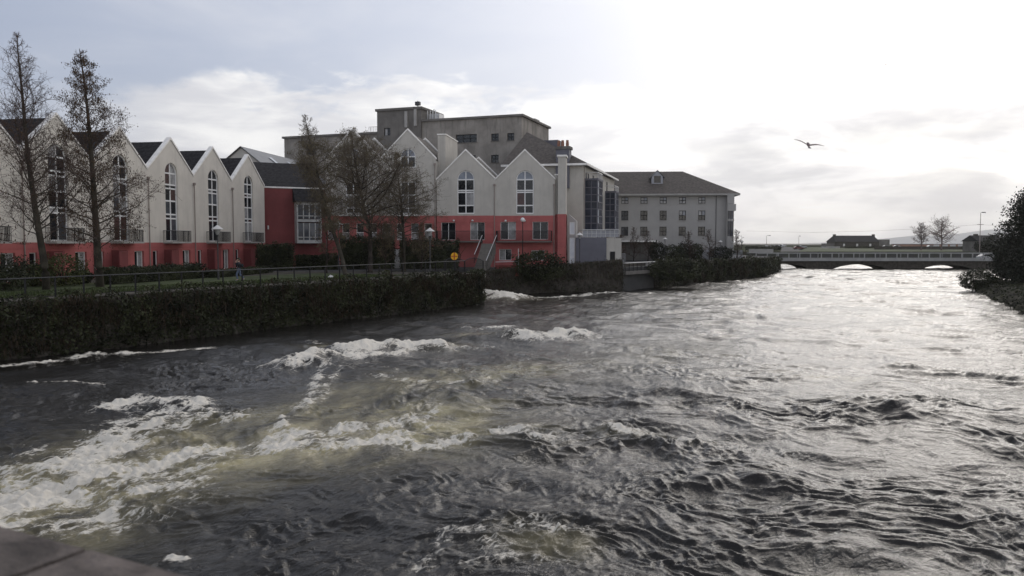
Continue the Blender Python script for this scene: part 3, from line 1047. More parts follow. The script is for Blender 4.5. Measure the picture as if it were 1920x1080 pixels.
# recess with landing slab between the walls
o = empty('outfall_platform', (W2b.x, W2b.y, 0), 'dark recessed landing with a pale handrail between two river walls', 'platform', None, math.atan2(W2c.y - W2b.y, W2c.x - W2b.x))
L = (W2c - W2b).length
MB().box(0, L, 1.4, 1.9, -1, 3.3).build('back_wall', STONE, o)
MB().box(0.05, L - .05, -0.35, 1.39, 2.05, 2.45).build('slab', CONC_D, o)
mb = MB()
for k in range(9):
    x = .15 + k * (L - .3) / 8
    mb.box(x - .03, x + .03, -.23, -.17, 2.45, 3.44)
mb.box(.1, L - .1, -.225, -.175, 2.6, 2.66)
mb.build('baluster_panel', IRON, o)
MB().tube([(.1, -.2, 3.5), (L - .1, -.2, 3.5)], .055, 6).build('handrail', STEEL, o)

# bush on the second wall
p = at(1010, 500, 94)
shrub('overgrown_bush', (p.x, 93.6, 1.6), 3.4, 1.3, 3.3, 4200, .26, IVY, 'large dark bush hanging over the river wall in front of the red house', 'bush', None, 21)
p = at(1262, 500, 105)
shrub('overgrown_bush', (p.x, p.y - 1, 1.0), 3.4, 1.6, 3.0, 3200, .30, IVY, 'dark bush spilling over the far river wall by the landing', 'bush', None, 22)
p = at(1408, 500, 137)
shrub('overgrown_bush', (p.x, p.y, .3), 3.0, 2.0, 3.4, 3600, .32, IVY, 'rounded dark bush on the far end of the quay', 'bush', None, 23)

# ------------------------------------------------------------------ bank railing
def bank_railing():
    st = P0 - WD * 14 + WN * .75
    L = (P1 - P0).length + 14 - 2.0
    e = empty('riverside_railing', (st.x, st.y, GZ), 'low dark railing with single pale top rail along the footpath', 'railing', None, math.atan2(WD.y, WD.x))
    n = int(L / 1.55)
    z1 = 1.10
    for k in range(n + 1):
        x = k * L / n
        MB().box(x - .035, x + .035, -.035, .035, -.1, z1 + .12 * x / L).build('post', IRON, e)
    MB().tube([(0, 0, z1), (L, 0, z1 + .16)], .036, 6).build('top_rail', IRONG, e)
    MB().tube([(0, 0, .12), (L, 0, .18)], .022, 5).build('bottom_rail', IRON, e)
    return e


bank_railing()

# ------------------------------------------------------------------ windows
def arch_outline(xc, w, z0, zs, inset=0.0, seg=12):
    r = w / 2 - inset
    pts = [(xc - r, z0 + inset), (xc + r, z0 + inset)]
    for k in range(seg + 1):
        a = math.pi * k / seg
        pts.append((xc + r * math.cos(a), zs + r * math.sin(a)))
    return pts


def rect_outline(xc, w, z0, z1, inset=0.0):
    r = w / 2 - inset
    return [(xc - r, z0 + inset), (xc + r, z0 + inset), (xc + r, z1 - inset), (xc - r, z1 - inset)]


def window(parent, xc, w, z0, ztop, arch=False, bars=(), cols=2, y=0.12, panes=None, frame=WHITE, fr=0.075, name='window', sill=None):
    """frame mesh with mullions; panes: list of materials per row from bottom (or one)"""
    if arch:
        zs = ztop - w / 2
        out, inn = arch_outline(xc, w, z0, zs), arch_outline(xc, w, z0, zs, fr)
    else:
        zs = ztop
        out, inn = rect_outline(xc, w, z0, ztop), rect_outline(xc, w, z0, ztop, fr)
    mb = MB().ring(out, inn, y - .05, y + .05)
    for k in range(1, cols):
        x = xc - w / 2 + w * k / cols
        zt = ztop - fr
        mb.box(x - fr * .5, x + fr * .5, y - .047, y + .045, z0 + fr, zt)
    for bz in bars:
        mb.box(xc - w / 2 + fr * .6, xc + w / 2 - fr * .6, y - .044, y + .042, bz - fr * .6, bz + fr * .6)
    f = mb.build(name, frame, parent)
    # panes, row by row and column by column, grouped by glass
    rows = [z0] + list(bars) + [ztop]
    groups = {}
    nrow = len(rows) - 1
    for r in range(nrow):
        for c in range(cols):
            gm = GLASS
            if panes:
                pr = panes[r] if r < len(panes) else GLASS
                gm = pr[c] if isinstance(pr, (list, tuple)) else pr
            xa, xb = xc - w / 2 + w * c / cols, xc - w / 2 + w * (c + 1) / cols
            mbp = groups.setdefault(gm.name, (MB(), gm))[0]
            if arch and r == nrow - 1:
                za = rows[r]
                poly = [(xa, za), (xb, za)]
                rr = w / 2 - fr * .4
                ks = [math.pi * k / 16 for k in range(17)]
                arcp = [(xc + rr * math.cos(t), max(za, zs) + rr * math.sin(t)) for t in ks]
                sel = [q for q in arcp if xa - 1e-6 <= q[0] <= xb + 1e-6]
                mbp.quad(*[(x, y + .01, z) for x, z in poly + sel])
            else:
                mbp.quad((xa, y + .01, rows[r]), (xb, y + .01, rows[r]), (xb, y + .01, rows[r + 1]), (xa, y + .01, rows[r + 1]))
    for m_, gm in groups.values():
        m_.build('pane', gm, f)
    if sill:
        MB().box(xc - w / 2 - .08, xc + w / 2 + .08, -.10, y, z0 - .10, z0 - .003).build('sill', sill, f)
    return f


def balcony(parent, x0, x1, z, dep=0.9, h=1.0, slab=CONC_L, rail=IRON, top=None, y0=0.0, step=.12):
    b = MB().box(x0, x1, y0 - dep, y0 - .003, z - .16, z).build('balcony', slab, parent)
    mb = MB()
    def run(p, q):
        n = max(2, int((Vector(q) - Vector(p)).length / step))
        for k in range(n + 1):
            t = k / n
            x, y = p[0] + (q[0] - p[0]) * t, p[1] + (q[1] - p[1]) * t
            mb.box(x - .014, x + .014, y - .014, y + .014, z, z + h)
    yf = y0 - dep + .05
    run((x0 + .05, yf), (x1 - .05, yf))
    run((x0 + .05, yf), (x0 + .05, y0 - .05))
    run((x1 - .05, yf), (x1 - .05, y0 - .05))
    mb.build('baluster', rail, b)
    mt = MB().tube([(x0 + .05, y0, z + h), (x0 + .05, yf, z + h), (x1 - .05, yf, z + h), (x1 - .05, y0, z + h)], .03, 5)
    mt.build('handrail', top or rail, b)
    return b


# ------------------------------------------------------------------ gabled houses
def gable_body(e, W, eave, peak, red, depth, roofmat, upper_holes, lower_holes, back_parapet=False, cream=CREAM, front_rot=0.35, drop=.32):
    up = [(0, red), (W, red), (W, eave), (W / 2, peak), (0, eave)]
    mb = MB().panel(up, upper_holes, 0, front_rot, .27)
    # body behind the parapet
    mb.panel([(0.0, red), (W, red), (W, eave - .22), (W / 2, peak - drop), (0.0, eave - .22)], [], front_rot + .002, depth, 0)
    if back_parapet:
        mb.panel([(0.02, red + 1), (W - .02, red + 1), (W - .02, eave - .02), (W / 2, peak - .02), (0.02, eave - .02)], [], depth + .002, depth + .32, 0)
    mb.build('upper_wall', cream, e)
    MB().panel([(-.0, -.6), (W, -.6), (W, red), (0, red)], lower_holes, -.03, depth, .28).build('base_wall', RED, e)
    # roof slopes
    s = (peak - eave) / (W / 2)
    mr = MB()
    for sx in (0, 1):
        xe, xr = (0, W / 2) if sx == 0 else (W, W / 2)
        ze, zr = eave - .20, peak - drop + .02
        th = .10
        mr.quad((xe, front_rot + .004, ze), (xr, front_rot + .004, zr), (xr, depth, zr), (xe, depth, ze))
        mr.quad((xe, front_rot + .004, ze + th), (xe, depth, ze + th), (xr, depth, zr + th), (xr, front_rot + .004, zr + th))
    mr.build('roof', roofmat, e)
    # coping stones over the gable
    mc = MB()

    def cop(ya, yb):
        nonlocal mc
        t, ov = .17, .06
        mc.quad((-ov, ya, eave - .01), (W / 2, ya, peak), (W / 2, ya, peak + t * 1.3), (-ov, ya, eave + t * 1.0))
        mc.quad((-ov, yb, eave - .01), (-ov, yb, eave + t), (W / 2, yb, peak + t * 1.3), (W / 2, yb, peak))
        mc.quad((W / 2, ya, peak), (W + ov, ya, eave - .01), (W + ov, ya, eave + t), (W / 2, ya, peak + t * 1.3))
        mc.quad((W / 2, yb, peak), (W / 2, yb, peak + t * 1.3), (W + ov, yb, eave + t), (W + ov, yb, eave - .01))
        mc.quad((-ov, ya, eave + t), (W / 2, ya, peak + t * 1.3), (W / 2, yb, peak + t * 1.3), (-ov, yb, eave + t))
        mc.quad((W / 2, ya, peak + t * 1.3), (W + ov, ya, eave + t), (W + ov, yb, eave + t), (W / 2, yb, peak + t * 1.3))
        mc.quad((-ov, ya, eave - .01), (-ov, ya, eave + t), (-ov, yb, eave + t), (-ov, yb, eave - .01))
        mc.quad((W + ov, ya, eave - .01), (W + ov, yb, eave - .01), (W + ov, yb, eave + t), (W + ov, ya, eave + t))
    cop(-.06, front_rot + .06)
    mc.build('coping', COPING, e)
    if back_parapet:
        mc = MB()
        cop(depth - .03, depth + .38)
        mc.build('rear_coping', COPING, e)


def downpipe(e, x, z0, z1, y=-.10, box=True, material=PIPE):
    mb = MB().tube([(x, y, z0), (x, y, z1)], .05, 6)
    if box:
        mb.box(x - .13, x + .13, y - .1, y + .095, z1, z1 + .25)
    mb.build('downpipe', material, e)


def make_terrace_house(W, label, seed):
    rng = random.Random(seed)
    pick = lambda: rng.choices([GLASS, CURTAIN, GLASS_MID, REDCURT], [.56, .22, .16, .06 if seed != 3 else .5])[0]
    eave, peak, red = 9.75, 13.0, 3.02
    e = empty('terrace_house', (0, 0, GZ), label, 'house', 'cream gabled terrace houses with red ground floors')
    xc, w = W * .5, 2.05
    z0, zt = 3.12, 10.75
    zs = zt - w / 2
    uh = [arch_outline(xc, w, z0, zs)]
    lh = [rect_outline(W * .80, 1.35, .15, 2.25), rect_outline(W * .12, 0.8, .15, 2.25)]
    gable_body(e, W, eave, peak, red, 9.0, SLATE, uh, lh)
    window(e, xc, w, z0, zt, True, (5.35, 5.75, 7.05, 8.25, 8.62, 9.72), 2, .20,
           [[pick(), pick()] for _ in range(7)], WHITE, .12)
    window(e, W * .80, 1.35, .15, 2.25, False, (), 2, .20, [[GLASS, CURTAIN]], WHITE, .07)
    window(e, W * .12, .8, .15, 2.25, False, (), 1, .19, [GLASS], WHITE, .07, 'door')
    balcony(e, xc - 1.6, xc + 1.6, 3.10, 1.05, 1.05, CONC_L, IRON, IRONG)
    # porch screen
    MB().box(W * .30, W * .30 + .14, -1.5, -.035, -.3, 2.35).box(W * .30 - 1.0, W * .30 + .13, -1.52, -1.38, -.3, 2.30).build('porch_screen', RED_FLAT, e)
    downpipe(e, 0.03, -.3, eave - .9, -.09)
    return e


A1, A5 = at(105, 212, 61.0), None
k5 = ray(465, 290); k1 = ray(105, 212)
# both gable peaks are 16.1 m high
PK = GZ + 13.15
A1 = onz(105, 212, PK); A5 = onz(465, 290, PK)
tdir = Vector((A5.x - A1.x, A5.y - A1.y, 0))
TW = tdir.length / 4
tdir.normalize()
trz = math.atan2(tdir.y, tdir.x)
torg = Vector((A1.x, A1.y, GZ)) - tdir * (TW * .5)
tl = ['cream terrace house cut off by the left edge of the photo',
      'cream terrace house behind the bare leaning tree, largest whole gable',
      'cream terrace house behind the leafy conical tree',
      'cream terrace house just right of the leafy conical tree, red curtains',
      'cream terrace house behind the white hat street lamp',
      'smallest cream terrace house, next to the recessed red building']
for k in range(6):
    h = make_terrace_house(TW, tl[k], k)
    h.location = torg + tdir * (TW * (k - 1))
    h.rotation_euler = (0, 0, trz)
    h['label'] = tl[k]
# ------------------------------------------------------------------ front row of gabled houses (middle)
MA, MBp = at(600, 495, 103.5), at(1042, 495, 99.3)
mdir = Vector((MBp.x - MA.x, MBp.y - MA.y, 0)).normalized()
mrz = math.atan2(mdir.y, mdir.x)


def on_front(px):
    """point of the front row's facade line seen at photo column px"""
    d = ray(px, 455)
    # solve MA + mdir*t = s*d (plan)
    den = mdir.x * d.y - mdir.y * d.x
    t = (MA.y * d.x - MA.x * d.y) / den
    p = MA + mdir * t
    return Vector((p.x, p.y, GZ))


def front_house(xl, xr, label, tall):
    a, b = on_front(xl), on_front(xr)
    W = (b - a).length
    e = empty('gabled_house', a, label, 'house', 'cream and red gabled riverside houses', mrz)
    sc = a.lerp(b, .5).y / FPX
    Z = lambda py: (455 - py) * sc + EYE - GZ
    red = Z(404.5)
    if tall:
        eave, peak = Z(300), Z(246)
        w = 2.0
        zt = Z(279.5)
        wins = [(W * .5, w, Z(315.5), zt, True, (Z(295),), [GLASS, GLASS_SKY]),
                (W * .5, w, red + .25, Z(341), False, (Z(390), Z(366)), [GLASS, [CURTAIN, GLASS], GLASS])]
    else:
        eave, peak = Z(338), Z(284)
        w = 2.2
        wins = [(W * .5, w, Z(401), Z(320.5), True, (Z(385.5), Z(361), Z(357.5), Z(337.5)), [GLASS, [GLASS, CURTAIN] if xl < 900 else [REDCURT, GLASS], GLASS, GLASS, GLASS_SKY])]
    uh = []
    for (xc, w_, z0, z1, ar, br, pn) in wins:
        uh.append(arch_outline(xc, w_, z0, z1 - w_ / 2) if ar else rect_outline(xc, w_, z0, z1))
    lw = []
    if tall:
        for fx, ww in ((.10, 1.1), (.36, 1.0), (.62, 1.0), (.86, 1.0)):
            lw.append((W * fx, ww, Z(450), Z(419), 2, [[GLASS, CURTAIN]], (Z(436),)))
    else:
        if xl < 900:
            lw = [(W * .20, 1.85, Z(450), Z(417), 2, [[GLASS, GLASS]], ()), (W * .70, 1.85, Z(450), Z(417), 2, [[CURTAIN, GLASS]], ())]
        else:
            lw = [(W * .22, 1.95, Z(449), Z(416), 2, [[GLASS, CURTAIN]], ()), (W * .76, 1.95, Z(449), Z(416), 2, [[GLASS, GLASS]], ()),
                  (W * .17, 1.55, Z(488), Z(467), 2, [[CURTAIN, GLASS]], ()), (W * .72, 1.6, Z(488), Z(469), 2, [[CURTAIN, GLASS]], ())]
    lh = [rect_outline(x, ww, z0, z1) for x, ww, z0, z1, *_ in lw]
    gable_body(e, W, eave, peak, red, 9.0, TILE, uh, lh, True, CREAM2 if not tall else CREAM2)
    for (xc, w_, z0, z1, ar, br, pn) in wins:
        window(e, xc, w_, z0, z1, ar, br, 2, .20, pn, WHITE, .125)
    for x, ww, z0, z1, cols, pn, br in lw:
        if tall:
            window(e, x, ww, z0, z1, False, br, 1, .19, [CURTAIN, GLASS], WHITE, .07)
        else:
            window(e, x, ww, z0, z1, False, (), cols, .19, pn, WHITE, .06)
    if tall:
        balcony(e, W * .5 - 1.5, W * .5 + 1.5, red + .1, 1.0, 1.6, COPING, IRONG, IRONG, step=.2)
    else:
        zb = Z(452)
        if xl < 900:
            balcony(e, .1, W * .79, zb, 1.15, 1.25, CONC_D, IRON, IRONG, -.03)
        else:
            balcony(e, .25, W - .3, zb, 1.15, 1.25, CONC_D, IRON, IRONG, -.03)
        for fx in (.62, .30):
            MB().lathe([(.02, 0), (.13, .03), (.15, .12), (.10, .22), (.02, .26)], W * fx if xl < 900 else W * (fx - .12), -.2, 10).build('wall_light', WHITEWALL, e).location.z = red - .75
    downpipe(e, W - .08, -.3, eave - .8, -.12)
    return e


front_house(612, 714.5, 'tall cream gabled house mostly hidden behind the bare riverside trees', True)
front_house(714.5, 817.5, 'tall cream gabled house left of the square tower, its arched gable window clear of trees', True)
front_house(819, 928.5, 'lower cream gabled house right of the stair tower, white blind in its arched window', False)
hR = front_house(928.5, 1040, 'lower cream gabled house at the right end of its row, beside the tall end chimney', False)

# stair tower between tall and low houses
a = on_front(819.6)
e = empty('stair_tower', a + Vector((0, 1.6, 0)), 'plain square cream tower with sloping top between tall and low gabled houses', 'tower', None, mrz)
sc = a.y / FPX
zt = lambda py: (455 - py) * sc * 1.02 + EYE - GZ
MB().panel([(0, zt(345)), (1.0, zt(345)), (1.0, zt(256)), (0, zt(256.5))], [], 0, 7.5, 0).build('tower_wall', CREAM2, e)
mb = MB()
mb.box(-.08, 1.08, -.08, 7.58, zt(256), zt(256) + .14)
mb.build('coping', COPING, e)

# end chimney of the row
a, b = on_front(1045.5), on_front(1060)
Wc = (b - a).length
e = empty('end_chimney', a + Vector((0, -.3, 0)), 'tall cream and red chimney stack ending the row of riverside houses', 'chimney', None, mrz)
MB().box(0, Wc, 0, 2.2, zt(404), zt(302)).build('shaft', CREAM2, e)
MB().box(-.02, Wc + .02, -.03, 2.23, -.5, zt(404) - .002).build('base_wall', RED, e)
MB().box(-.12, Wc + .12, -.12, 2.32, zt(302) + .002, zt(302) + .22).build('cap', COPING, e)
# link wall and small porch at the foot
a = on_front(1040.3)
e = empty('link_wall', a + Vector((0, .5, 0)), 'narrow cream and red return wall between end house and end chimney', 'wall', None, mrz)
MB().box(0, .36, 0, 8.0, zt(404), zt(334)).build('upper_wall', CREAM2, e)
MB().box(0, .36, -.02, 8.0, -.5, zt(404) - .002).build('base_wall', RED, e)
MB().box(-.03, .42, -.08, 8.0, zt(334) + .002, zt(334) + .16).build('coping', COPING, e)
a = on_front(1066)
e = empty('side_porch', a + Vector((0, .8, 0)), 'small pale lean-to porch with tall glazed door beside the end chimney', 'porch', None, mrz)
MB().panel([(0, -.5), (.95, -.5), (.95, zt(415)), (0, zt(403))], [rect_outline(.5, .62, .1, zt(446)), rect_outline(.5, .62, zt(440), zt(418))], 0, 4.0, .15).build('wall', GREYR, e)
window(e, .5, .62, .1, zt(446), False, (1.2,), 1, .08, [PANEL, PANEL], WHITE, .07, 'door')
window(e, .5, .62, zt(440), zt(418), False, (), 1, .08, [PANEL], WHITE, .07)

# ------------------------------------------------------------------ recessed red building
a, b = at(496, 495, 97.5), at(612, 495, 101)
e = empty('red_building', (a.x, a.y, GZ), 'recessed plain dark red building with slate roof and a white bay window', 'building', None, math.atan2(b.y - a.y, b.x - a.x))
W = (Vector((b.x, b.y, 0)) - Vector((a.x, a.y, 0))).length
S_ = 98 / FPX
zz = lambda py: (455 - py) * S_ + EYE - GZ
bx0, bx1 = W * .50, W * .875
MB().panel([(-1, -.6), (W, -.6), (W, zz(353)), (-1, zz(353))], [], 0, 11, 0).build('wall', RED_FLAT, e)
MB().box(-1.05, W + .05, -.10, .3, zz(353) + .002, zz(353) + .18).build('eaves', COPING, e)
MB().quad((-1, 0, zz(353) + .19), (W, 0, zz(353) + .19), (W, 7.0, zz(296)), (-1, 7.0, zz(296))).quad((-1, 7, zz(296)), (W, 7, zz(296)), (W, 12, zz(340)), (-1, 12, zz(340))).build('roof', SLATE, e)
# two-storey white bay
bay = MB().box(bx0, bx1, -1.3, -.004, zz(416), zz(411)).box(bx0, bx1, -1.3, -.004, zz(456), zz(450)).box(bx0, bx1, -1.3, -.004, zz(384), zz(379)).box(bx0 - .1, bx0 - .002, -1.29, -.005, zz(456), zz(379)).box(bx1 + .002, bx1 + .1, -1.29, -.005, zz(456), zz(379)).build('bay_window', BAYW, e)
for za, zb in ((zz(450), zz(418)), (zz(410), zz(384))):
    mb = MB()
    for k in range(5):
        x = bx0 + (bx1 - bx0) * k / 4
        mb.box(x - .06, x + .06, -1.3, -1.18, za, zb)
    mb.box(bx0, bx1, -1.29, -1.2, za + .30, za + .40)
    mb.build('mullion', BAYW, bay)
    mg = MB().quad((bx0, -1.24, za), (bx1, -1.24, za), (bx1, -1.24, zb), (bx0, -1.24, zb))
    mg.quad((bx1, -1.24, za), (bx1, 0, za), (bx1, 0, zb), (bx1, -1.24, zb)).quad((bx0, 0, za), (bx0, -1.24, za), (bx0, -1.24, zb), (bx0, 0, zb))
    mg.build('pane', GLASS_MID, bay)
MB().quad((bx0 - .3, -1.6, zz(379)), (bx1 + .3, -1.6, zz(379)), (bx1 + .3, .05, zz(350)), (bx0 - .3, .05, zz(350))).quad((bx0 - .3, -1.6, zz(379)), (bx0 - .3, .05, zz(350)), (bx0 - .3, .05, zz(379))).quad((bx1 + .3, -1.6, zz(379)), (bx1 + .3, .05, zz(379)), (bx1 + .3, .05, zz(350))).build('bay_roof', SLATE, e)
MB().box(W * .055, W * .075, -.16, -.003, zz(430), zz(423)).build('wall_light', WHITEWALL, e)
# lower dark entrance recesses
for fx in (.33, .80):
    MB().panel([(W * fx - 1.3, -.2), (W * fx + 1.3, -.2), (W * fx + 1.3, 1.0), (W * fx + .8, 1.45), (W * fx - .8, 1.45), (W * fx - 1.3, 1.0)], [], -.25, -.003, 0).build('canopy', BRICKR, e)

# pitched metal roof behind it
g0, g1 = at(452, 276, 116), at(548, 299, 134)
ax = Vector((g1.x - g0.x, g1.y - g0.y, 0))
Lr = ax.length + 4
e = empty('metal_roof_building', (g0.x, g0.y, GZ), 'building with pale grey pitched roof and two skylights behind the terrace end', 'building', None, math.atan2(ax.y, ax.x))
pk = g0.z - GZ
hw = 4.6
ev = pk - 3.6
MB().prism([(0, -hw), (Lr, -hw), (Lr, hw), (0, hw)], -.5, ev).quad((0, -hw, ev), (0, hw, ev), (0, 0, pk - .1)).quad((Lr, -hw, ev), (Lr, 0, pk - .1), (Lr, hw, ev)).build('wall', CREAM2, e)
mr = MB()
for s in (-1, 1):
    o_ = .35
    mr.quad((-.3, s * (hw + o_), ev - .25), (Lr, s * (hw + o_), ev - .25), (Lr, 0, pk), (-.3, 0, pk))
    mr.quad((-.3, s * (hw + o_), ev - .12), (-.3, 0, pk + .13), (Lr, 0, pk + .13), (Lr, s * (hw + o_), ev - .12))
rf = mr.build('roof', LEAD, e)
sl = (pk - ev) / hw
for x in (6.0, 12.5):
    MB().quad((x, -1.4, pk - 1.4 * sl + .32), (x + 1.0, -1.4, pk - 1.4 * sl + .32), (x + 1.0, -3.2, pk - 3.2 * sl + .32), (x, -3.2, pk - 3.2 * sl + .32)).build('skylight', PANEL, rf)

# ------------------------------------------------------------------ weathered concrete block behind
CZ = 26.4
c1 = onz(978, 218, CZ); c0 = onz(790, 228.5, CZ)
cd = Vector((c0.x - c1.x, c0.y - c1.y, 0)).normalized()       # leftwards along the face
cl_ = onz(545, 258, 25.2)
crz = math.atan2(-cd.y, -cd.x)
tc_ = (Vector((cl_.x, cl_.y, 0)) - Vector((c1.x, c1.y, 0))).dot(cd)
e = empty('concrete_building', (c1.x + cd.x * tc_, c1.y + cd.y * tc_, GZ), 'large weathered grey concrete block with a roof tower looming behind the gabled houses', 'building', None, crz)
LC = tc_


def cface(px, py):
    """photo pixel -> (x, z) on the concrete face"""
    d = ray(px, py)
    o_ = Vector((0, 0, EYE))
    p0 = Vector((c1.x, c1.y, 0))
    nrm_ = Vector((cd.y, -cd.x, 0))
    t = (p0 - o_).dot(nrm_) / d.dot(nrm_)
    q_ = o_ + d * t
    return LC - (q_ - p0).dot(cd), q_.z - GZ


x709, z709 = cface(710, 251)
x790, z790 = cface(790, 228)
top_r, top_l = CZ - GZ, z709
hol = []
cw = []
for (xa, ya, xb, yb) in [(855, 251, 894, 268), (921, 250, 935, 264.5), (951, 249, 964, 263.5), (921, 290, 935, 305), (846, 292, 862, 300), (880, 291, 892, 299), (575, 270, 592, 290)]:
    q0, q1 = cface(xa, yb), cface(xb, ya)
    hol.append(rect_outline((q0[0] + q1[0]) / 2, q1[0] - q0[0], q0[1], q1[1]))
    cw.append((q0, q1))
DC = 15.0
MB().panel([(0, -.5), (LC, -.5), (LC, top_r), (x709, top_r), (x709, top_l), (0, top_l)], hol, 0, DC, .3).build('wall', CONC, e)
for q0, q1 in cw:
    w_ = q1[0] - q0[0]
    window(e, (q0[0] + q1[0]) / 2, w_, q0[1], q1[1], False, ((q0[1] + q1[1]) / 2,), 3 if w_ > 2 else 2, .24, None, IRON, .08, sill=CONC_D)
MB().box(x709 + .01, LC + .35, -.35, DC + .35, top_r + .002, top_r + .35).build('roof_edge', CONC_D, e)
MB().box(-.3, x709 - .01, -.3, DC + .3, top_l + .002, top_l + .35).build('roof_edge', CONC_D, e)
xt0, zt0 = cface(709, 210); xt1, _ = cface(791, 210)
ztw = zt0
q0, q1 = cface(722, 255), cface(734, 240)
tw = MB().panel([(xt0, 8), (xt1, 8), (xt1, ztw), (xt0, ztw)], [rect_outline((q0[0] + q1[0]) / 2, q1[0] - q0[0], q0[1], q1[1])], -.4, 8.0, .3).build('roof_tower', CONC_D, e)
MB().box(xt0 - .25, xt1 + .25, -.65, 8.3, ztw + .002, ztw + .4).build('roof_edge', CONC_D, tw)
window(tw, (q0[0] + q1[0]) / 2, q1[0] - q0[0], q0[1], q1[1], False, (), 2, -.12, [[CURTAIN, GLASS]], IRON, .08)
for pa, pb, ya, yb in ((762, 767, 210, 240), (779.5, 784, 206, 237)):
    xa, xb = cface(pa, 220)[0], cface(pb, 220)[0]
    MB().box(xa, xb, -.75, -.405, cface(pa, yb)[1], cface(pa, ya)[1]).build('flue', CONC_L, e)
# mast and dishes on the tower
x_, z_ = cface(782, 206)
MB().tube([(x_, 0.3, ztw + .4), (x_, .3, ztw + 1.5)], .08, 6).box(x_ - .4, x_ + .4, 0, .6, ztw + .75, ztw + 1.35).build('antenna', IRONG, e)
x_ = cface(809, 215)[0]
MB().tube([(x_, 1, top_r), (x_, 1, top_r + 2.2)], .06, 5).lathe([(.02, 0), (.35, .05), (.42, .25)], x_ + .3, .8, 10).build('satellite_dish', IRONG, e)
mb = MB()
for k in range(4):
    mb.box(xt1 + .5 + k * .5, xt1 + .62 + k * .5, 1.0, 1.1, top_r + .36, top_r + 2.0)
mb.box(xt1 + .3, xt1 + 2.3, 2.0, 4.0, top_r + .36, top_r + 1.6)
mb.build('roof_plant', STEEL, e)
xa, xb = cface(690, 250)[0], cface(708, 250)[0]
mb = MB()
for k in range(7):
    x = xa + (xb - xa) * k / 6
    mb.tube([(x, .3, top_l + .35), (x, .3, top_l + 1.3)], .025, 4)
mb.tube([(xa, .3, top_l + 1.3), (xb, .3, top_l + 1.3)], .03, 4)
mb.build('roof_railing', IRONG, e)
# roof boxes over the right end
MB().box(LC - 5, LC - 1.6, 6, 8, top_r + .36, top_r + .8).box(LC - 3, LC - .6, 9, 11.5, top_r + .36, top_r + 1.0).build('roof_plant', CONC_L, e)
MB().box(LC + .02, LC + 3.6, 8.5, 12.5, 8, top_r - 2.9).build('lift_housing', GREYD, e)

# ------------------------------------------------------------------ apartment wing with hipped roof and glass bays
E1, E2 = at(939, 309, 110), at(1101, 305.5, 108)
EZ = (E1.z + E2.z) / 2
E1 = onz(939, 309, EZ); E2 = onz(1101, 305.5, EZ); E3 = onz(1160, 336.5, EZ)
ax = Vector((E3.x - E2.x, E3.y - E2.y, 0)).normalized()
rz_w = math.atan2(ax.y, ax.x)             # local x runs along the river side, away from the viewer; local y to the left
LW = (Vector((E3.x, E3.y, 0)) - Vector((E2.x, E2.y, 0))).length
e = empty('apartment_wing', (E2.x, E2.y, GZ), 'cream apartment wing with dark hipped roof and two blue black glass bays', 'building', None, rz_w)
inv = Matrix.Rotation(-rz_w, 3, 'Z')
toL = lambda p: inv @ (Vector(p) - Vector((E2.x, E2.y, GZ)))
l1 = toL(E1)
apex = toL(at(988, 247.5, 119))
apb = apex + Vector((24, 0, 0))
ez = EZ - GZ
ov = .7
BW = l1.y                                   # width of the block
mb = MB().prism([(l1.x * 0 + ov, ov), (LW - .3, ov), (LW - .3, BW - ov), (ov + l1.x, BW - ov)], -.5, ez - .25)
mb.build('wall', CREAM2, e)
mr = MB()
th_ = .0
mr.quad((0, 0, ez), (LW, 0, ez), tuple(apb), tuple(apex))
mr.quad(tuple(l1), (0, 0, ez), tuple(apex))
mr.quad((LW, 0, ez), (LW, BW, ez), tuple(apb))
mr.quad((LW, BW, ez), tuple(l1), tuple(apex), tuple(apb))
mr.build('roof', TILE, e)
mb = MB().quad((0, 0, ez - .01), (LW, 0, ez - .01), (LW, BW, ez - .01), tuple(Vector((l1.x, l1.y, ez - .01)))).quad((0, -.02, ez - .28), (LW, -.02, ez - .28), (LW, -.02, ez), (0, -.02, ez))
dv = Vector((l1.x, l1.y, 0)).normalized()
mb.quad((-.02, 0, ez - .28), (-.02 + l1.x, l1.y, ez - .28), (l1.x - .02, l1.y, ez), (-.02, 0, ez))
mb.build('eaves', COPING, e)
# chimney rising in front of this roof
p = toL(at(1057, 285, 109.5))
zc0, zc1, zc2 = (at(1057, 305, 109.5).z - GZ), (at(1057, 281, 109.5).z - GZ), (at(1057, 277, 109.5).z - GZ)
ch_ = MB().box(p.x - .8, p.x + .8, p.y - .9, p.y + .9, zc0 - 3.5, zc1).build('chimney', GREYD, e)
MB().box(p.x - .95, p.x + .95, p.y - 1.05, p.y + 1.05, zc1 + .002, zc2 + .1).build('cap', CONC_D, ch_)
for s in (-.5, .15, .7):
    MB().lathe([(.2, zc2 + .1), (.22, zc2 + .5), (.17, zc2 + .95), (.19, zc2 + 1.0)], p.x, p.y + s, 10).build('chimney_pot', BRICKW, ch_)
# windows on the river side (face at y = ov, looking towards -y)
zpx = lambda py, Y: at(1100, py, Y).z - GZ


def side_win(x, z0, z1, w=.9):
    f = MB().ring(rect_outline(x, w, z0, z1), rect_outline(x, w, z0, z1, .07), ov - .03, ov + .05).build('window', IRON, e)
    MB().quad((x - w / 2, ov - .01, z0), (x + w / 2, ov - .01, z0), (x + w / 2, ov - .01, z1), (x - w / 2, ov - .01, z1)).build('pane', GLASS, f)


for x in (3.0, 4.6, 8.5, 12.5, 16.5, 21.0):
    side_win(x, ez - 2.9, ez - 1.0)
for x in (12.5, 16.5):
    for z in (8.0, 4.9, 1.9):
        side_win(x, z, z + 2.3)
downpipe(e, 13.9, 0, ez - .4, ov - .1, False)
downpipe(e, 1.2, 0, ez - .4, ov - .1, False)


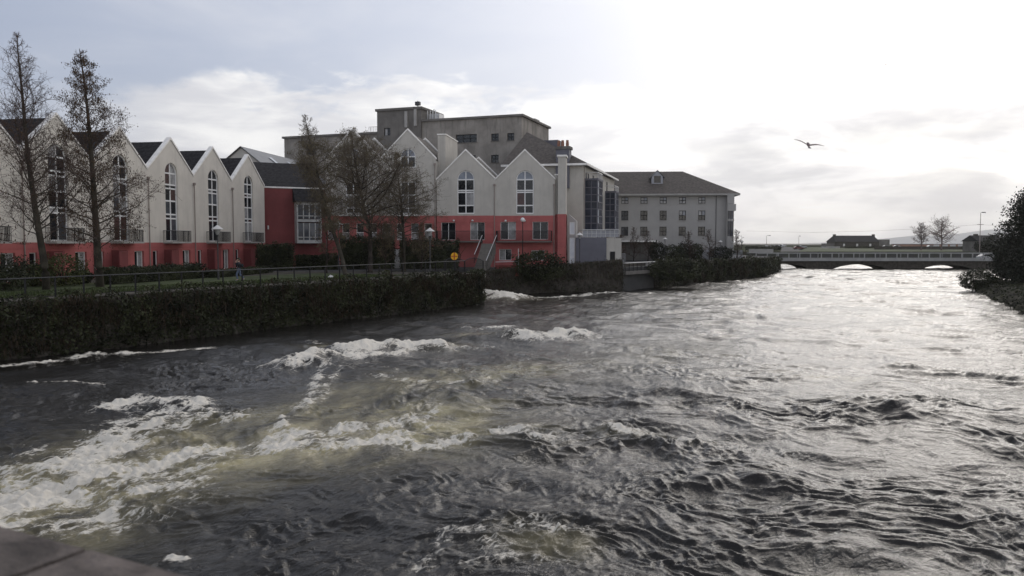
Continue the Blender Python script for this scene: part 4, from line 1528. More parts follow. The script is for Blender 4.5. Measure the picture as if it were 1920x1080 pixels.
def glass_bay(x0, x1, z0, z1, out):
    y0 = ov - out
    b_ = MB()
    for k in range(4):
        x = x0 + (x1 - x0) * k / 3
        b_.box(x - .06, x + .06, y0, y0 + .1, z0, z1)
    nz = 7
    for k in range(nz + 1):
        z = z0 + (z1 - z0) * k / nz
        b_.box(x0, x1, y0 - .01, y0 + .09, z - .06, z + .06)
        b_.box(x0 - .01, x0 + .09, y0, ov, z - .05, z + .05)
    for k in range(3):
        y = y0 + (ov - y0) * k / 2
        b_.box(x0 - .005, x0 + .1, y - .05, y + .05, z0, z1)
    b_.box(x0 - .1, x1 + .1, y0 - .1, ov, z1 + .002, z1 + .25)
    f = b_.build('glass_bay', GREYD, e)
    rng = random.Random(int(x0 * 10))
    m1, m2 = MB(), MB()
    for k in range(nz):
        za, zb = z0 + (z1 - z0) * k / nz, z0 + (z1 - z0) * (k + 1) / nz
        for j in range(3):
            xa, xb = x0 + (x1 - x0) * j / 3, x0 + (x1 - x0) * (j + 1) / 3
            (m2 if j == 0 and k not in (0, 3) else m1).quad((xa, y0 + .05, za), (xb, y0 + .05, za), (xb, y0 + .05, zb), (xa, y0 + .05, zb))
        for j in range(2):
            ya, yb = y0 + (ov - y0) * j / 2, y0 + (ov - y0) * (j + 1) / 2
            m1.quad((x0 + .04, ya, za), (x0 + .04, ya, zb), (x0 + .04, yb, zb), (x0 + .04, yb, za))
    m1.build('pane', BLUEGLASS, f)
    m2.build('lit_side_pane', PANEL, f)  # pale colour paints the lit side of the bay
    mt = MB()
    zr = z1 + 1.05
    for k in range(7):
        x = x0 + (x1 - x0) * k / 6
        mt.tube([(x, y0, z1 + .25), (x, y0, zr)], .03, 4)
    mt.tube([(x0, ov, zr), (x0, y0, zr), (x1, y0, zr), (x1, ov, zr)], .05, 5)
    mt.build('bay_railing', STEEL, f)


glass_bay(2.2, 6.3, zpx(432, 110), zpx(338, 110), 1.75)
glass_bay(19.3, 23.0, zpx(440, 126), zpx(361, 126), 1.6)

# plant block with balustrade in front of the wing
a = at(1080, 486, 99.5)
b = at(1137, 486, 99.5)
e = empty('plant_block', (a.x, a.y, GZ), 'plain slate grey box building with pale balustrade on its flat roof', 'building', None, 0.0)
W = b.x - a.x
zb_ = at(1100, 445, 99.5).z - GZ
zb2 = at(1100, 431, 99.5).z - GZ
MB().box(0, W, 0, 5.5, -.5, zb_).build('wall', GREYD, e)
MB().box(W + .004, W + 1.9, .3, 5.5, -.5, zb_ - .1).build('side_wall', CREAM2, e)
MB().box(W + .5, W + 1.1, .2, .299, -.3, 1.9).build('door', IRON, e)
mb = MB()
for k in range(9):
    x = W * .22 + k * (W * 1.42 - W * .22) / 8
    mb.tube([(x, .2, zb_), (x, .2, zb2)], .035, 5)
mb.tube([(W * .22, .2, zb2), (W * 1.42, .2, zb2)], .06, 5)
mb.tube([(W * .22, .2, (zb_ + zb2) / 2), (W * 1.42, .2, (zb_ + zb2) / 2)], .025, 5)
mb.tube([(W * .22, .2, zb2), (W * .22, 5.3, zb2)], .05, 5)
rl = mb.build('balustrade', STEEL, e)
MB().box(W * .23, W * 1.40, .26, .29, zb_ + .05, zb2 - .1).build('balustrade_panel', GREYP, rl)

# ------------------------------------------------------------------ grey apartment building
a, b = at(1150, 490, 141), at(1372, 490, 139.5)
e = empty('grey_apartment_building', (a.x, a.y, GZ), 'long grey rendered apartment block with hipped roof and a dormer, nearest the bridge', 'building', None, math.atan2(b.y - a.y, b.x - a.x))
W = (Vector((b.x, b.y, 0)) - Vector((a.x, a.y, 0))).length
s_ = 140 / FPX
zq = lambda py: (455 - py) * s_ + EYE - GZ
xq = lambda px: (px - 1150) * W / 222.0
ez2 = zq(364)
cols_ = [1171, 1207, 1243, 1279, 1315]
rows_ = [(370, 382, 13), (395, 413, 13), (425, 442, 13)]
hol, ww = [], []
for cx_ in cols_:
    for r_, (y0_, y1_, wpx) in enumerate(rows_):
        hol.append(rect_outline(xq(cx_), wpx * s_, zq(y1_), zq(y0_)))
        ww.append((xq(cx_), wpx * s_, zq(y1_), zq(y0_), r_, cx_))
MB().panel([(-9, -.5), (W, -.5), (W, ez2 - .2), (-9, ez2 - .2)], hol, 0, 15, .2).build('wall', GREYR, e)
rng = random.Random(4)
for x, w_, z0, z1, r_, cx_ in ww:
    pn = [[GLASS, GLASS], [GLASS, GLASS]]
    if r_ == 0:
        pn = [[CURTAIN, CURTAIN], [CURTAIN if rng.random() < .6 else GLASS, GLASS_SKY]]
    elif r_ == 1 and cx_ in (1279, 1315):
        pn = [[GLASS, GLASS], [CURTAIN, GLASS_SKY]]
    window(e, x, w_, z0, z1, False, ((z0 + z1) / 2,), 2, .12, pn, IRON, .09, sill=CONC_L)
# projecting bay at the right end
xb0, xb1 = xq(1361), xq(1373)
f = MB().box(xb0, xb1, -1.0, -.003, zq(383) , zq(364.5)).box(xb0, xb1, -1.0, -.003, zq(480), zq(443)).box(xb0, xb1, -1.0, -.003, zq(415), zq(411)).box(xb0 + .02, xb1 + .3, -1.02, 3, zq(396), zq(383.5)).box(xb0 - .12, xb0 + .06, -.9, -.004, zq(480), zq(364.5)).build('end_bay', GREYR, e)
for z0, z1 in ((zq(443), zq(415)), (zq(411), zq(396))):
    MB().box(xb0 + .05, xb1 - .05, -.95, -.01, z0, z1).build('pane', BLUEGLASS, f)
mb = MB()
for k in range(3):
    x = xb0 + .1 + k * (xb1 - xb0 - .2) / 2
    mb.box(x - .04, x + .04, -1.0, -.94, zq(443), zq(396))
mb.build('mullion', IRON, f)
# roof: hip
zr = zq(322.5) + 133 / FPX * 8
ry = 8.0
xr1 = xq(1272) * 1.06 + 1.0
ovh = .9
xe = W + 1.1
mr = MB()
mr.quad((-9, -ovh, ez2), (xe, -ovh, ez2), (xr1, ry, zr), (-9, ry, zr))
mr.quad((xe, -ovh, ez2), (xe, 15 + ovh, ez2), (xr1, ry, zr))
mr.quad((xe, 15 + ovh, ez2), (-9, 15 + ovh, ez2), (-9, ry, zr), (xr1, ry, zr))
mr.build('roof', TILE, e)
MB().box(-9, xe, -ovh - .02, 15, ez2 - .3, ez2 - .004).build('eaves', CONC_L, e)
# dormer
xd = xq(1235)
sl = (zr - ez2) / (ry + ovh)
yd = 3.0
zd = ez2 + (yd + ovh) * sl
dm = MB()
dm.panel([(xd - 1.0, zd - .1), (xd + 1.0, zd - .1), (xd + 1.0, zd + 1.3), (xd, zd + 2.3), (xd - 1.0, zd + 1.3)], [rect_outline(xd, 1.2, zd + .15, zd + 1.4)], yd, yd + 4.5, .1)
dm = dm.build('dormer', GREYP, e)
MB().quad((xd - 1.3, yd - .2, zd + 1.08), (xd, yd - .2, zd + 2.42), (xd, yd + 5.0, zd + 2.42), (xd - 1.3, yd + 5, zd + 1.08)).quad((xd + 1.3, yd - .2, zd + 1.08), (xd + 1.3, yd + 5, zd + 1.08), (xd, yd + 5, zd + 2.42), (xd, yd - .2, zd + 2.42)).build('dormer_roof', LEAD, dm)
MB().quad((xd - .6, yd + .09, zd + .15), (xd + .6, yd + .09, zd + .15), (xd + .6, yd + .09, zd + 1.4), (xd - .6, yd + .09, zd + 1.4)).build('pane', GLASS, dm)
downpipe(e, xq(1341.5), 0, ez2 - .3, -.09, False, IRONG)
# ground floor: dark box painting the recess shade under a pale canopy band
MB().box(xq(1156), xq(1231), -2.4, -.004, zq(453.5), zq(451)).build('canopy', COPING, e)
MB().box(xq(1158), xq(1232), -.35, -.006, .0, zq(453.6)).build('recess_shade', CONC_D, e)

# garden fence in front of it
a, b = at(1288, 486, 137), at(1392, 486, 137)
e = empty('garden_fence', (a.x, a.y, 3.0), 'blue grey upright railing fence in front of the grey apartment block', 'fence', None, 0)
W = b.x - a.x
mb = MB()
n = 70
for k in range(n + 1):
    x = W * k / n
    mb.box(x - .035, x + .035, -.02, .02, 0, 1.75)
mb.build('pale', GREYP, e)
mb = MB()
for z in (.25, 1.55):
    mb.box(0, W, .022, .06, z, z + .08)
mb.build('rail', GREYP, e)
a, b = at(1140, 486, 104), at(1172, 486, 101)
e = empty('side_gate', (a.x, a.y, 3.0), 'grey railed gate between the slate grey box and the landing', 'gate', None, math.atan2(b.y - a.y, b.x - a.x))
W = (b - a).length
mb = MB()
for k in range(17):
    x = W * k / 16
    mb.box(x - .02, x + .02, -.02, .02, 0, 1.6)
mb.build('bar', GREYP, e)
MB().box(0, W, -.03, .03, 1.6, 1.66).build('top_rail', GREYP, e)


# ------------------------------------------------------------------ trees
def tree(name, pts, r0, label, cat, group, seed, crown_from, crown_r, n1, n2, n3, up, leaf_n=0, leaf_size=.12, leaf_mat=None, hang=False, twig_mat=None, bark=None,
         tw=1.0, prof=None, droop=0.0, leaf_from=0.0, leaf_to=1.0):
    """bare deciduous tree. pts: world trunk points; prof(h): relative crown radius at height fraction"""
    rng = random.Random(seed)
    rs = np.random.RandomState(seed)
    base = pts[0]
    e = empty(name, tuple(base), label, cat, group)
    P = [Vector(p) - Vector(base) for p in pts]
    # smooth trunk
    tp = []
    n = len(P)
    for i in range(n - 1):
        p0, p1, p2, p3 = P[max(i - 1, 0)], P[i], P[i + 1], P[min(i + 2, n - 1)]
        for k in range(6):
            t = k / 6
            tp.append(.5 * ((2 * p1) + (p2 - p0) * t + (2 * p0 - 5 * p1 + 4 * p2 - p3) * t * t + (3 * p1 - p0 - 3 * p2 + p3) * t ** 3))
    tp.append(P[-1])
    m = len(tp)
    H = tp[-1].z
    rad = [max(.012, r0 * (1 - .94 * (p.z / H)) ** .9) for p in tp]
    rad[0] *= 1.35
    trunk = MB().tube(tp, rad, 9)
    twigs = MB()
    tips = []

    def trunk_at(f):
        z = f * H
        for i in range(m - 1):
            if tp[i + 1].z >= z:
                d = tp[i + 1].z - tp[i].z
                t = (z - tp[i].z) / d if d > 1e-6 else 0
                return tp[i].lerp(tp[i + 1], t), rad[i] + (rad[i + 1] - rad[i]) * t
        return tp[-1], rad[-1]

    def grow(p, d, L, segs, wob, upk):
        out = [p]
        for s in range(segs):
            d = (d + Vector((rng.gauss(0, wob), rng.gauss(0, wob), rng.gauss(0, wob) + upk))).normalized()
            p = p + d * (L / segs)
            out.append(p)
        return out

    for i in range(n1):
        f = crown_from + (0.985 - crown_from) * ((i + rng.random()) / n1) ** .92
        p, r = trunk_at(f)
        g_ = (f - crown_from) / (1 - crown_from)
        rel = prof(g_) if prof else (1 - g_) ** .8
        L = crown_r * rel * rng.uniform(.5, 1.15)
        if L < .15:
            L = .15
        a_ = i * 2.399 + rng.uniform(-.5, .5)
        u_ = up * (.6 + .8 * g_) + rng.uniform(-.15, .15)
        d = Vector((math.cos(a_), math.sin(a_), u_)).normalized()
        br = grow(p, d, L, 6, .15, .06 - droop)
        rb = min(r * .42, .008 + .0095 * L)
        rr = [rb * (1 - .85 * k / 6) * tw for k in range(7)]
        (trunk if rb > .035 else twigs).tube(br, rr, 5 if rb > .04 else 4, False)
        for j in range(max(2, int(n2 * min(1, .35 + L / crown_r)))):
            t = rng.uniform(.18, 1)
            k = min(5, int(t * 6))
            q = br[k].lerp(br[k + 1], t * 6 - k)
            dd = (br[k + 1] - br[k]).normalized()
            side = Vector((rng.gauss(0, 1), rng.gauss(0, 1), rng.gauss(0, .7) + up * .35 - droop))
            d2 = (dd * .75 + side.normalized() * .9).normalized()
            L2 = L * rng.uniform(.28, .62) * (1.2 - .55 * t)
            L2 = max(.18 + .25 * (1 - g_), L2)
            b2 = grow(q, d2, L2, 4, .18, .04 - droop)
            r2 = max(.008, rb * .35) * tw
            twigs.tube(b2, [r2, r2 * .8, r2 * .6, r2 * .45, r2 * .3], 3, False)
            for l in range(n3):
                t2 = rng.uniform(.2, 1)
                k2 = min(3, int(t2 * 4))
                q2 = b2[k2].lerp(b2[k2 + 1], t2 * 4 - k2)
                d3 = ((b2[k2 + 1] - b2[k2]).normalized() * .7 + Vector((rng.gauss(0, .6), rng.gauss(0, .6), rng.gauss(0, .6) - droop))).normalized()
                L3 = max(.15, L2 * rng.uniform(.3, .6))
                b3 = grow(q2, d3, L3, 2, .2, 0)
                twigs.tube(b3, [.0075 * tw, .006 * tw, .0045 * tw], 3, False)
                if leaf_from <= f <= leaf_to:
                    tips += [b3[1], b3[2]]
    trunk.build('trunk', bark or BARK, e, True)
    if twigs.v:
        twigs.build('crown', twig_mat or TWIG, e)
    if leaf_n and tips:
        T = np.array([tuple(t) for t in tips])
        c = T[rs.randint(0, len(T), leaf_n)] + rs.randn(leaf_n, 3) * .09
        V, F = leaf_quads(c, leaf_size, rs, hang, .5)
        arr_mesh('leaves', V, F, leaf_mat or DEADLEAF, e)
    return e


TG = 'bare winter trees along the footpath'
D1 = 50.0
tree('riverside_tree', [onz(87, 546, GZ - .1), at(84, 500, D1), at(66, 390, D1), at(52, 290, D1), at(44, 200, D1), at(36, 120, D1), at(31, 62, D1)], .24,
     'bare leaning tree with a long thin leafless top at the left', 'tree', TG, 31, .20, 4.0, 84, 13, 5, .95, 1500, .09, DEADLEAF, True, TWIG, BARK_M, 1.1,
     lambda g_: (.55 + .45 * (1 - g_)) * (1 - g_ ** 3) * .95 + .06, .0, .1, .5)
D2 = 53.0
tree('riverside_tree', [onz(188, 541, GZ - .1), at(185, 500, D2), at(180, 420, D2), at(174, 330, D2), at(168, 250, D2), at(160, 170, D2), at(149, 92, D2)], .27,
     'conical tree with small hanging dead leaves, in front of the terrace', 'tree', TG, 32, .16, 4.5, 96, 13, 5, .65, 12500, .10, DEADLEAF, True, TWIG, BARK_M, 1.1,
     lambda g_: .98 * (1 - g_) ** .8 + .04, .05, 0, .93)
D3 = 46.0
tree('riverside_tree', [onz(-95, 570, GZ - .1), at(-95, 480, D3), at(-90, 380, D3), at(-85, 250, D3), at(-85, 120, D3)], .33,
     'branches of a tree standing beyond the left edge of the photo', 'tree', TG, 33, .22, 4.2, 46, 9, 4, .35, 2600, .13, DEADLEAF, True, TWIG, BARK_M, 1.4,
     lambda g_: .9 * (1 - g_) ** .6 + .05, .05)
DA = 75.0
tree('riverside_tree', [onz(648, 518, GZ - .1), at(640, 480, DA), at(622, 425, DA), at(606, 370, DA), at(592, 310, DA), at(580, 260, DA), at(571, 214, DA)], .22,
     'slender tree leaning left in front of the white bay window', 'tree', TG, 41, .22, 3.5, 74, 12, 6, .7, 10500, .105, BUDLEAF, True, TWIG_M, BARK_M, 1.3,
     lambda g_: (.45 + .9 * g_ if g_ < .5 else 1.75 * (1 - g_)) + .05, .04, 0, .78)
DB = 82.0
tree('riverside_tree', [onz(694, 513, GZ - .1), at(694, 470, DB), at(693, 430, DB), at(683, 395, DB), at(672, 340, DB), at(664, 290, DB), at(658, 245, DB)], .26,
     'broad dark tree with wide fine branches, middle of the riverside group', 'tree', TG, 42, .22, 6.4, 78, 13, 6, .62, 15000, .105, BUDLEAF, True, TWIG_M, BARK, 1.3,
     lambda g_: (.75 + .6 * g_ if g_ < .4 else 1.62 * (1 - g_)) + .05, .03, 0, .88)
DC_ = 86.0
tree('riverside_tree', [onz(757, 509, GZ - .1), at(757, 460, DC_), at(755, 420, DC_), at(752, 380, DC_), at(746, 330, DC_), at(741, 285, DC_)], .21,
     'tree with grey brown twigs reaching over the red wall, right of the group', 'tree', TG, 43, .25, 4.9, 64, 12, 6, .5, 10000, .105, BUDLEAF, True, TWIG_M, BARK_M, 1.3,
     lambda g_: (1.0 - .15 * g_ if g_ < .3 else 1.35 * (1 - g_)) + .05, .05)
for k, (px, py, Y, h, sd_) in enumerate([(612, 512, 84, 7.5, 51), (722, 508, 84, 5.0, 53), (790, 506, 88, 5.0, 54)]):
    b_ = onz(px, py, GZ)
    tree('sapling', [b_, b_ + Vector((.1, 0, h * .4)), b_ + Vector((-.1, .1, h * .75)), b_ + Vector((.1, 0, h))], .08,
         ['thin upright sapling left of the leaning riverside tree', 'thin sapling between two riverside trees, by the white door', 'low leafy sapling by the riverside street lamp'][k],
         'tree', 'saplings among the riverside trees', sd_, .15, 2.0, 24, 7, 4, .8, 1500, .13, BUDLEAF, True, TWIG, BARK, 1.6)

# bare shrubs in front of the grey apartments
bs = [(1188, 470, 132, 5.2, 'bare brown shrub left of the pale landing handrail'), (1215, 476, 131, 4.6, 'bare twiggy shrub under the first grey apartment windows'), (1330, 470, 133, 4.8, 'bare shrub beside the downpipe of the grey apartments'),
      (1292, 474, 134, 4.6, 'bare shrub behind the blue grey garden fence'), (1382, 476, 136, 5.0, 'bare shrub at the right corner of the grey apartments'), (1162, 478, 126, 4.0, 'bare shrub behind the railed side gate')]
for k, (px, py, Y, h, lb) in enumerate(bs):
    b_ = at(px, py, Y)
    b_.z = GZ
    tree('bare_shrub', [b_, b_ + Vector((.1, 0, h * .4)), b_ + Vector((-.15, .1, h * .7)), b_ + Vector((0, 0, h))], .09, lb, 'shrub', 'bare shrubs before the grey apartments', 60 + k, .05, 2.1, 26, 7, 4, 1.0, 250, .14, DEADLEAF, False, TWIG, BARK, 2.0,
         lambda g_: .9 * (1 - g_) ** .5 + .1)
for k, (px, Y, rx, h, lb) in enumerate([(1232, 131, 1.7, 4.2, 'tall dark evergreen bush left of the white garden lamp'), (1262, 132, 2.2, 3.6, 'rounded dark bush right of the white garden lamp'),
                                        (1282, 135, 1.6, 4.0, 'upright dark bush below the fourth apartment window column'), (1304, 136, 1.5, 3.8, 'narrow dark bush behind the garden fence'), (1352, 136, 2.3, 3.2, 'low wide bush beneath the far garden lamp')]):
    p = at(px, 480, Y)
    shrub('garden_bush', (p.x, p.y, GZ), rx * .9, 1.5, h * .74, 1500, .26, EVERG if k % 2 == 0 else HEDGE, lb, 'bush', 'bushes before the grey apartments', 70 + k)

# hedges and shrubs before the terrace
def gp(px, Y):
    p = at(px, 500, Y)
    return (p.x, p.y)


for k, (px, Y, rx, ry, h, m_, lb) in enumerate([
        (16, 54, 2.2, 1.6, 2.1, HEDGE, 'dark green shrub at the left edge under the terrace'),
        (60, 55, 1.5, 1.3, 1.5, HEDGE_Y, 'olive green shrub left of the bare leaning trunk'),
        (118, 55, 1.7, 1.6, 2.2, HEDGE_Y, 'tall yellowish green shrub between the two big trunks'),
        (150, 58, 0.9, .9, 1.0, HEDGE, 'small dark shrub beside the terrace door'),
        (0, 50, 2.0, 1.5, 1.6, HEDGE, 'low dark shrub cut by the left photo edge')]):
    x, y = gp(px, Y)
    shrub('shrub', (x, y, GZ), rx, ry, h, 2600, .15, m_, lb, 'shrub', 'shrubs before the terrace', 80 + k)
hedge('hedge', gp(195, 57), gp(372, 68), 1.3, 1.35, 7000, .14, HEDGE, 'long dark clipped hedge in front of the terrace, right of the conical tree', seed=91)
hedge('hedge', gp(395, 68), gp(500, 80), 1.1, .75, 3600, .14, HEDGE, 'low dark hedge behind the walking person', seed=92)
hedge('hedge', gp(484, 87), gp(548, 89), 1.6, 3.1, 5000, .2, HEDGE, 'tall dark hedge under the red building, left of its white bay', seed=93)
hedge('hedge', gp(640, 92), gp(738, 93), 1.6, 4.2, 6500, .22, HEDGE, 'tallest dark hedge, behind the riverside tree group', seed=94)
hedge('hedge', gp(752, 93), gp(858, 94), 1.6, 3.6, 6500, .22, HEDGE, 'tall dark hedge left of the stairs, behind the lifebuoy', seed=95)
hedge('hedge', gp(556, 90), gp(632, 91), 1.4, 1.8, 4500, .2, HEDGE, 'dark hedge beneath the white bay window', seed=96)

# ------------------------------------------------------------------ street lamps
def street_lamp(label, loc, h, group='white hat street lamps on the left bank', r=.42, first=[None]):
    if first[0] is None:
        e = empty('street_lamp', loc, label, 'street lamp', group)
        MB().lathe([(.09, 0), (.09, .8), (.05, .85), (.045, 3.5), (.06, 3.55), (.13, 3.62)], 0, 0, 10).build('pole', IRONG, e)
        MB().lathe([(.11, 3.63), (.24, 4.05)], 0, 0, 12).build('lantern', CURTAIN, e)
        MB().lathe([(.46, 4.055), (.44, 4.10), (.16, 4.30), (.05, 4.40)], 0, 0, 16).build('hat', WHITEWALL, e)
        first[0] = e
    else:
        e = copy_tree(first[0])
        e.location = loc
        e['label'] = label
    s = h / 4.4
    e.scale = (s, s, s)
    return e


for px, pyt, Y, lb in [(407.5, 422, 64.5, 'white hat street lamp in front of the cream terrace, left of the walking person'),
                       (634, 415, 90, 'street lamp hidden among the riverside trees'),
                       (806, 427, 76, 'white hat street lamp rising from the footpath left of the lifebuoy'),
                       (1087, 436, 98, 'street lamp in front of the slate grey box building'),
                       (1247, 445, 129, 'white topped lamp among garden bushes'),
                       (1351, 450.5, 134, 'lamp in front of the downpipe of the grey apartments'),
                       (1391, 451, 139, 'thin lamp just right of the grey apartments')]:
    t = at(px, pyt, Y)
    street_lamp(lb, (t.x, t.y, GZ), t.z - GZ)
# globe lamp by the right house
t = at(980, 412, 95.8)
e = empty('globe_lamp', (t.x, t.y, GZ), 'white globe lamp on a dark post before the right house', 'street lamp')
h = t.z - GZ
MB().lathe([(.07, 0), (.06, .8), (.045, h - .3), (.09, h - .25)], 0, 0, 8).build('pole', IRON, e)
bmg = MB().lathe([(.02, h - .26), (.18, h - .2), (.27, h), (.18, h + .2), (.02, h + .27)], 0, 0, 14).build('globe', WHITE, e, True)

# ------------------------------------------------------------------ lifebuoy, footbridge, stairs
p = at(852, 510, 77)
e = empty('lifebuoy_post', (p.x, p.y, GZ), 'yellow lifebuoy housing with orange centre on a post by the railing', 'lifebuoy')
zc = at(852, 480.5, 77).z - GZ
MB().box(-.05, .05, -.05, .05, -.1, zc - .32).build('post', IRON, e)
mb = MB()
n = 24
outp = [(.33 * math.cos(6.283 * k / n), zc + .36 * math.sin(6.283 * k / n)) for k in range(n)]
inp = [(.15 * math.cos(6.283 * k / n), zc + .16 * math.sin(6.283 * k / n)) for k in range(n)]
mb.ring(outp, inp, -.10, .06)
hs = mb.build('ring', YELLOW, e)
MB().panel(outp, [], .062, .10, 0).build('back_board', YELLOW, e)
mb = MB()
mb.box(-.055, .055, -.13, -.102, zc - .36, zc + .36).box(-.33, -.06, -.125, -.102, zc - .05, zc + .03).box(.06, .33, -.125, -.102, zc - .05, zc + .03)
mb.build('strap', ORANGE, e)


def arched_railing(label, pa, pb, pyh, pye, Y):
    a, b = at(pa, 500, Y), at(pb, 500, Y)
    e = empty('arched_railing', (a.x, a.y, GZ - .1), label, 'railing', 'arched footbridge railings by the cascade', math.atan2(b.y - a.y, b.x - a.x))
    W = (b - a).length
    h0, h1 = at(pa, pye, Y).z - GZ + .1, at(pa, pyh, Y).z - GZ + .1
    top = [(W * k / 14, 0, h0 + (h1 - h0) * (1 - (2 * k / 14 - 1) ** 2)) for k in range(15)]
    MB().tube(top, .04, 6).build('top_rail', IRONG, e)
    mb = MB()
    for k in range(1, 20):
        t = k / 20
        mb.tube([(W * t, 0, 0), (W * t, 0, h0 + (h1 - h0) * (1 - (2 * t - 1) ** 2))], .016, 4)
    mb.tube([(0, 0, .12), (W, 0, .12)], .02, 4)
    mb.build('baluster', IRON, e)
    for x in (0, W):
        MB().box(x - .05, x + .05, -.05, .05, 0, h0 + .05).build('post', IRON, e)


arched_railing('left arched railing of the footbridge, behind the lifebuoy', 833, 871, 483.5, 489.5, 80)
arched_railing('right arched railing of the footbridge, above the cascade', 871, 906, 483.5, 489.5, 80)
# bridge deck for the footbridge and channel edge kerb
a, b = at(828, 512, 80), at(910, 512, 80)
o = MB().box(a.x, b.x, 79.3, 82.2, 2.55, 2.9).build('footbridge', CONC_D)
tag(o, 'small dark footbridge deck over the side channel', 'footbridge')
# stairs down from the raised ground floor
tA, tB = at(904, 441, 96.6), at(931, 441, 96.6)
bA, bB = at(889.5, 477, 92.0), at(911.5, 488.5, 92.0)
e = empty('staircase', ((bA.x + bB.x) / 2, 92, GZ), 'dark outdoor staircase with two pale handrails up to the red house doors', 'stairs')
o0 = Vector(e.location)
hz = 1.0
n = 12
mb = MB()
for k in range(n):
    f0, f1 = k / n, (k + 1) / n
    xa, xb = bA.x + (tA.x - bA.x) * f0 - o0.x, bB.x + (tB.x - bB.x) * f0 - o0.x
    ya, yb = 92 + 4.6 * f0 - o0.y, 92 + 4.6 * f1 - o0.y
    z1 = (tA.z - hz - GZ) * f1
    mb.box(xa, xb, ya, yb, max(z1 - 1.3, -.2), z1)
mb.build('step', CONC_D, e)
for lo, hi in ((bA, tA), (bB, tB)):
    MB().tube([lo - o0, hi - o0], .045, 6).build('handrail', STEEL, e)
    mb = MB()
    for k in range(9):
        p = (lo - o0).lerp(hi - o0, k / 8)
        mb.tube([(p.x, p.y, p.z - 1.0), tuple(p)], .022, 4)
    mb.build('baluster', IRON, e)
# white door and little stair by the tree group
p = at(745, 497, 96)
e = empty('garden_door', (p.x, p.y, GZ), 'narrow white door low in the hedge line, behind the right riverside tree', 'door')
MB().box(-.48, .48, 0, .1, -.05, 2.2).build('leaf', WHITEWALL, e)
MB().box(-.60, -.485, -.02, .12, -.05, 2.3).box(.485, .60, -.02, .12, -.05, 2.3).box(-.6, .6, -.02, .12, 2.203, 2.35).build('frame', BRICKR, e)
# low brick front wall right of the stairs with a pale rail
a, b = at(929, 500, 93.5), at(972, 500, 93.5)
e = empty('garden_wall', (a.x, a.y, 2.4), 'low dark red garden wall with a pale rail below the right house', 'wall')
W = b.x - a.x
MB().box(0, W, 0, .25, -.3, at(930, 497, 93.5).z - 2.4).build('brickwork', BRICKR, e)
MB().tube([(0, .1, at(930, 491.5, 93.5).z - 2.4), (W, .1, at(930, 490, 93.5).z - 2.4)], .04, 5).tube([(W, .1, 0), (W, .1, at(973, 466, 93.5).z - 2.4)], .05, 5).build('rail', STEEL, e)
# litter on the lawn
p = onz(620, 521, GZ)
rs = np.random.RandomState(9)
bm = bmesh.new()
bmesh.ops.create_icosphere(bm, subdivisions=2, radius=.22)
for v in bm.verts:
    v.co = v.co * (0.75 + .5 * rs.rand())
    v.co.z = max(-.05, v.co.z * .8)
me = bpy.data.meshes.new('white_bag')
bm.to_mesh(me)
bm.free()
o = link_mesh('white_bag', me, WHITEWALL)
o.location = (p.x, p.y, GZ + .06)
tag(o, 'small crumpled white bag lying on the lawn edge', 'bag')

# ------------------------------------------------------------------ person walking
def skin_mesh(name, verts, edges, radii, material, parent, sub=1):
    me = bpy.data.meshes.new(name)
    me.from_pydata([tuple(v) for v in verts], edges, [])
    o = bpy.data.objects.new(name, me)
    col.objects.link(o)
    md = o.modifiers.new('skin', 'SKIN')
    md.use_smooth_shade = True
    o.modifiers.new('sub', 'SUBSURF').levels = sub
    for i, r in enumerate(radii):
        me.skin_vertices[0].data[i].radius = (r, r) if not hasattr(r, '__len__') else r
        me.skin_vertices[0].data[i].use_root = (i == 0)
    bpy.context.view_layer.update()
    ev = o.evaluated_get(bpy.context.evaluated_depsgraph_get())
    m2 = bpy.data.meshes.new_from_object(ev)
    bpy.data.objects.remove(o)
    m2.name = name
    return link_mesh(name, m2, material, parent, True)


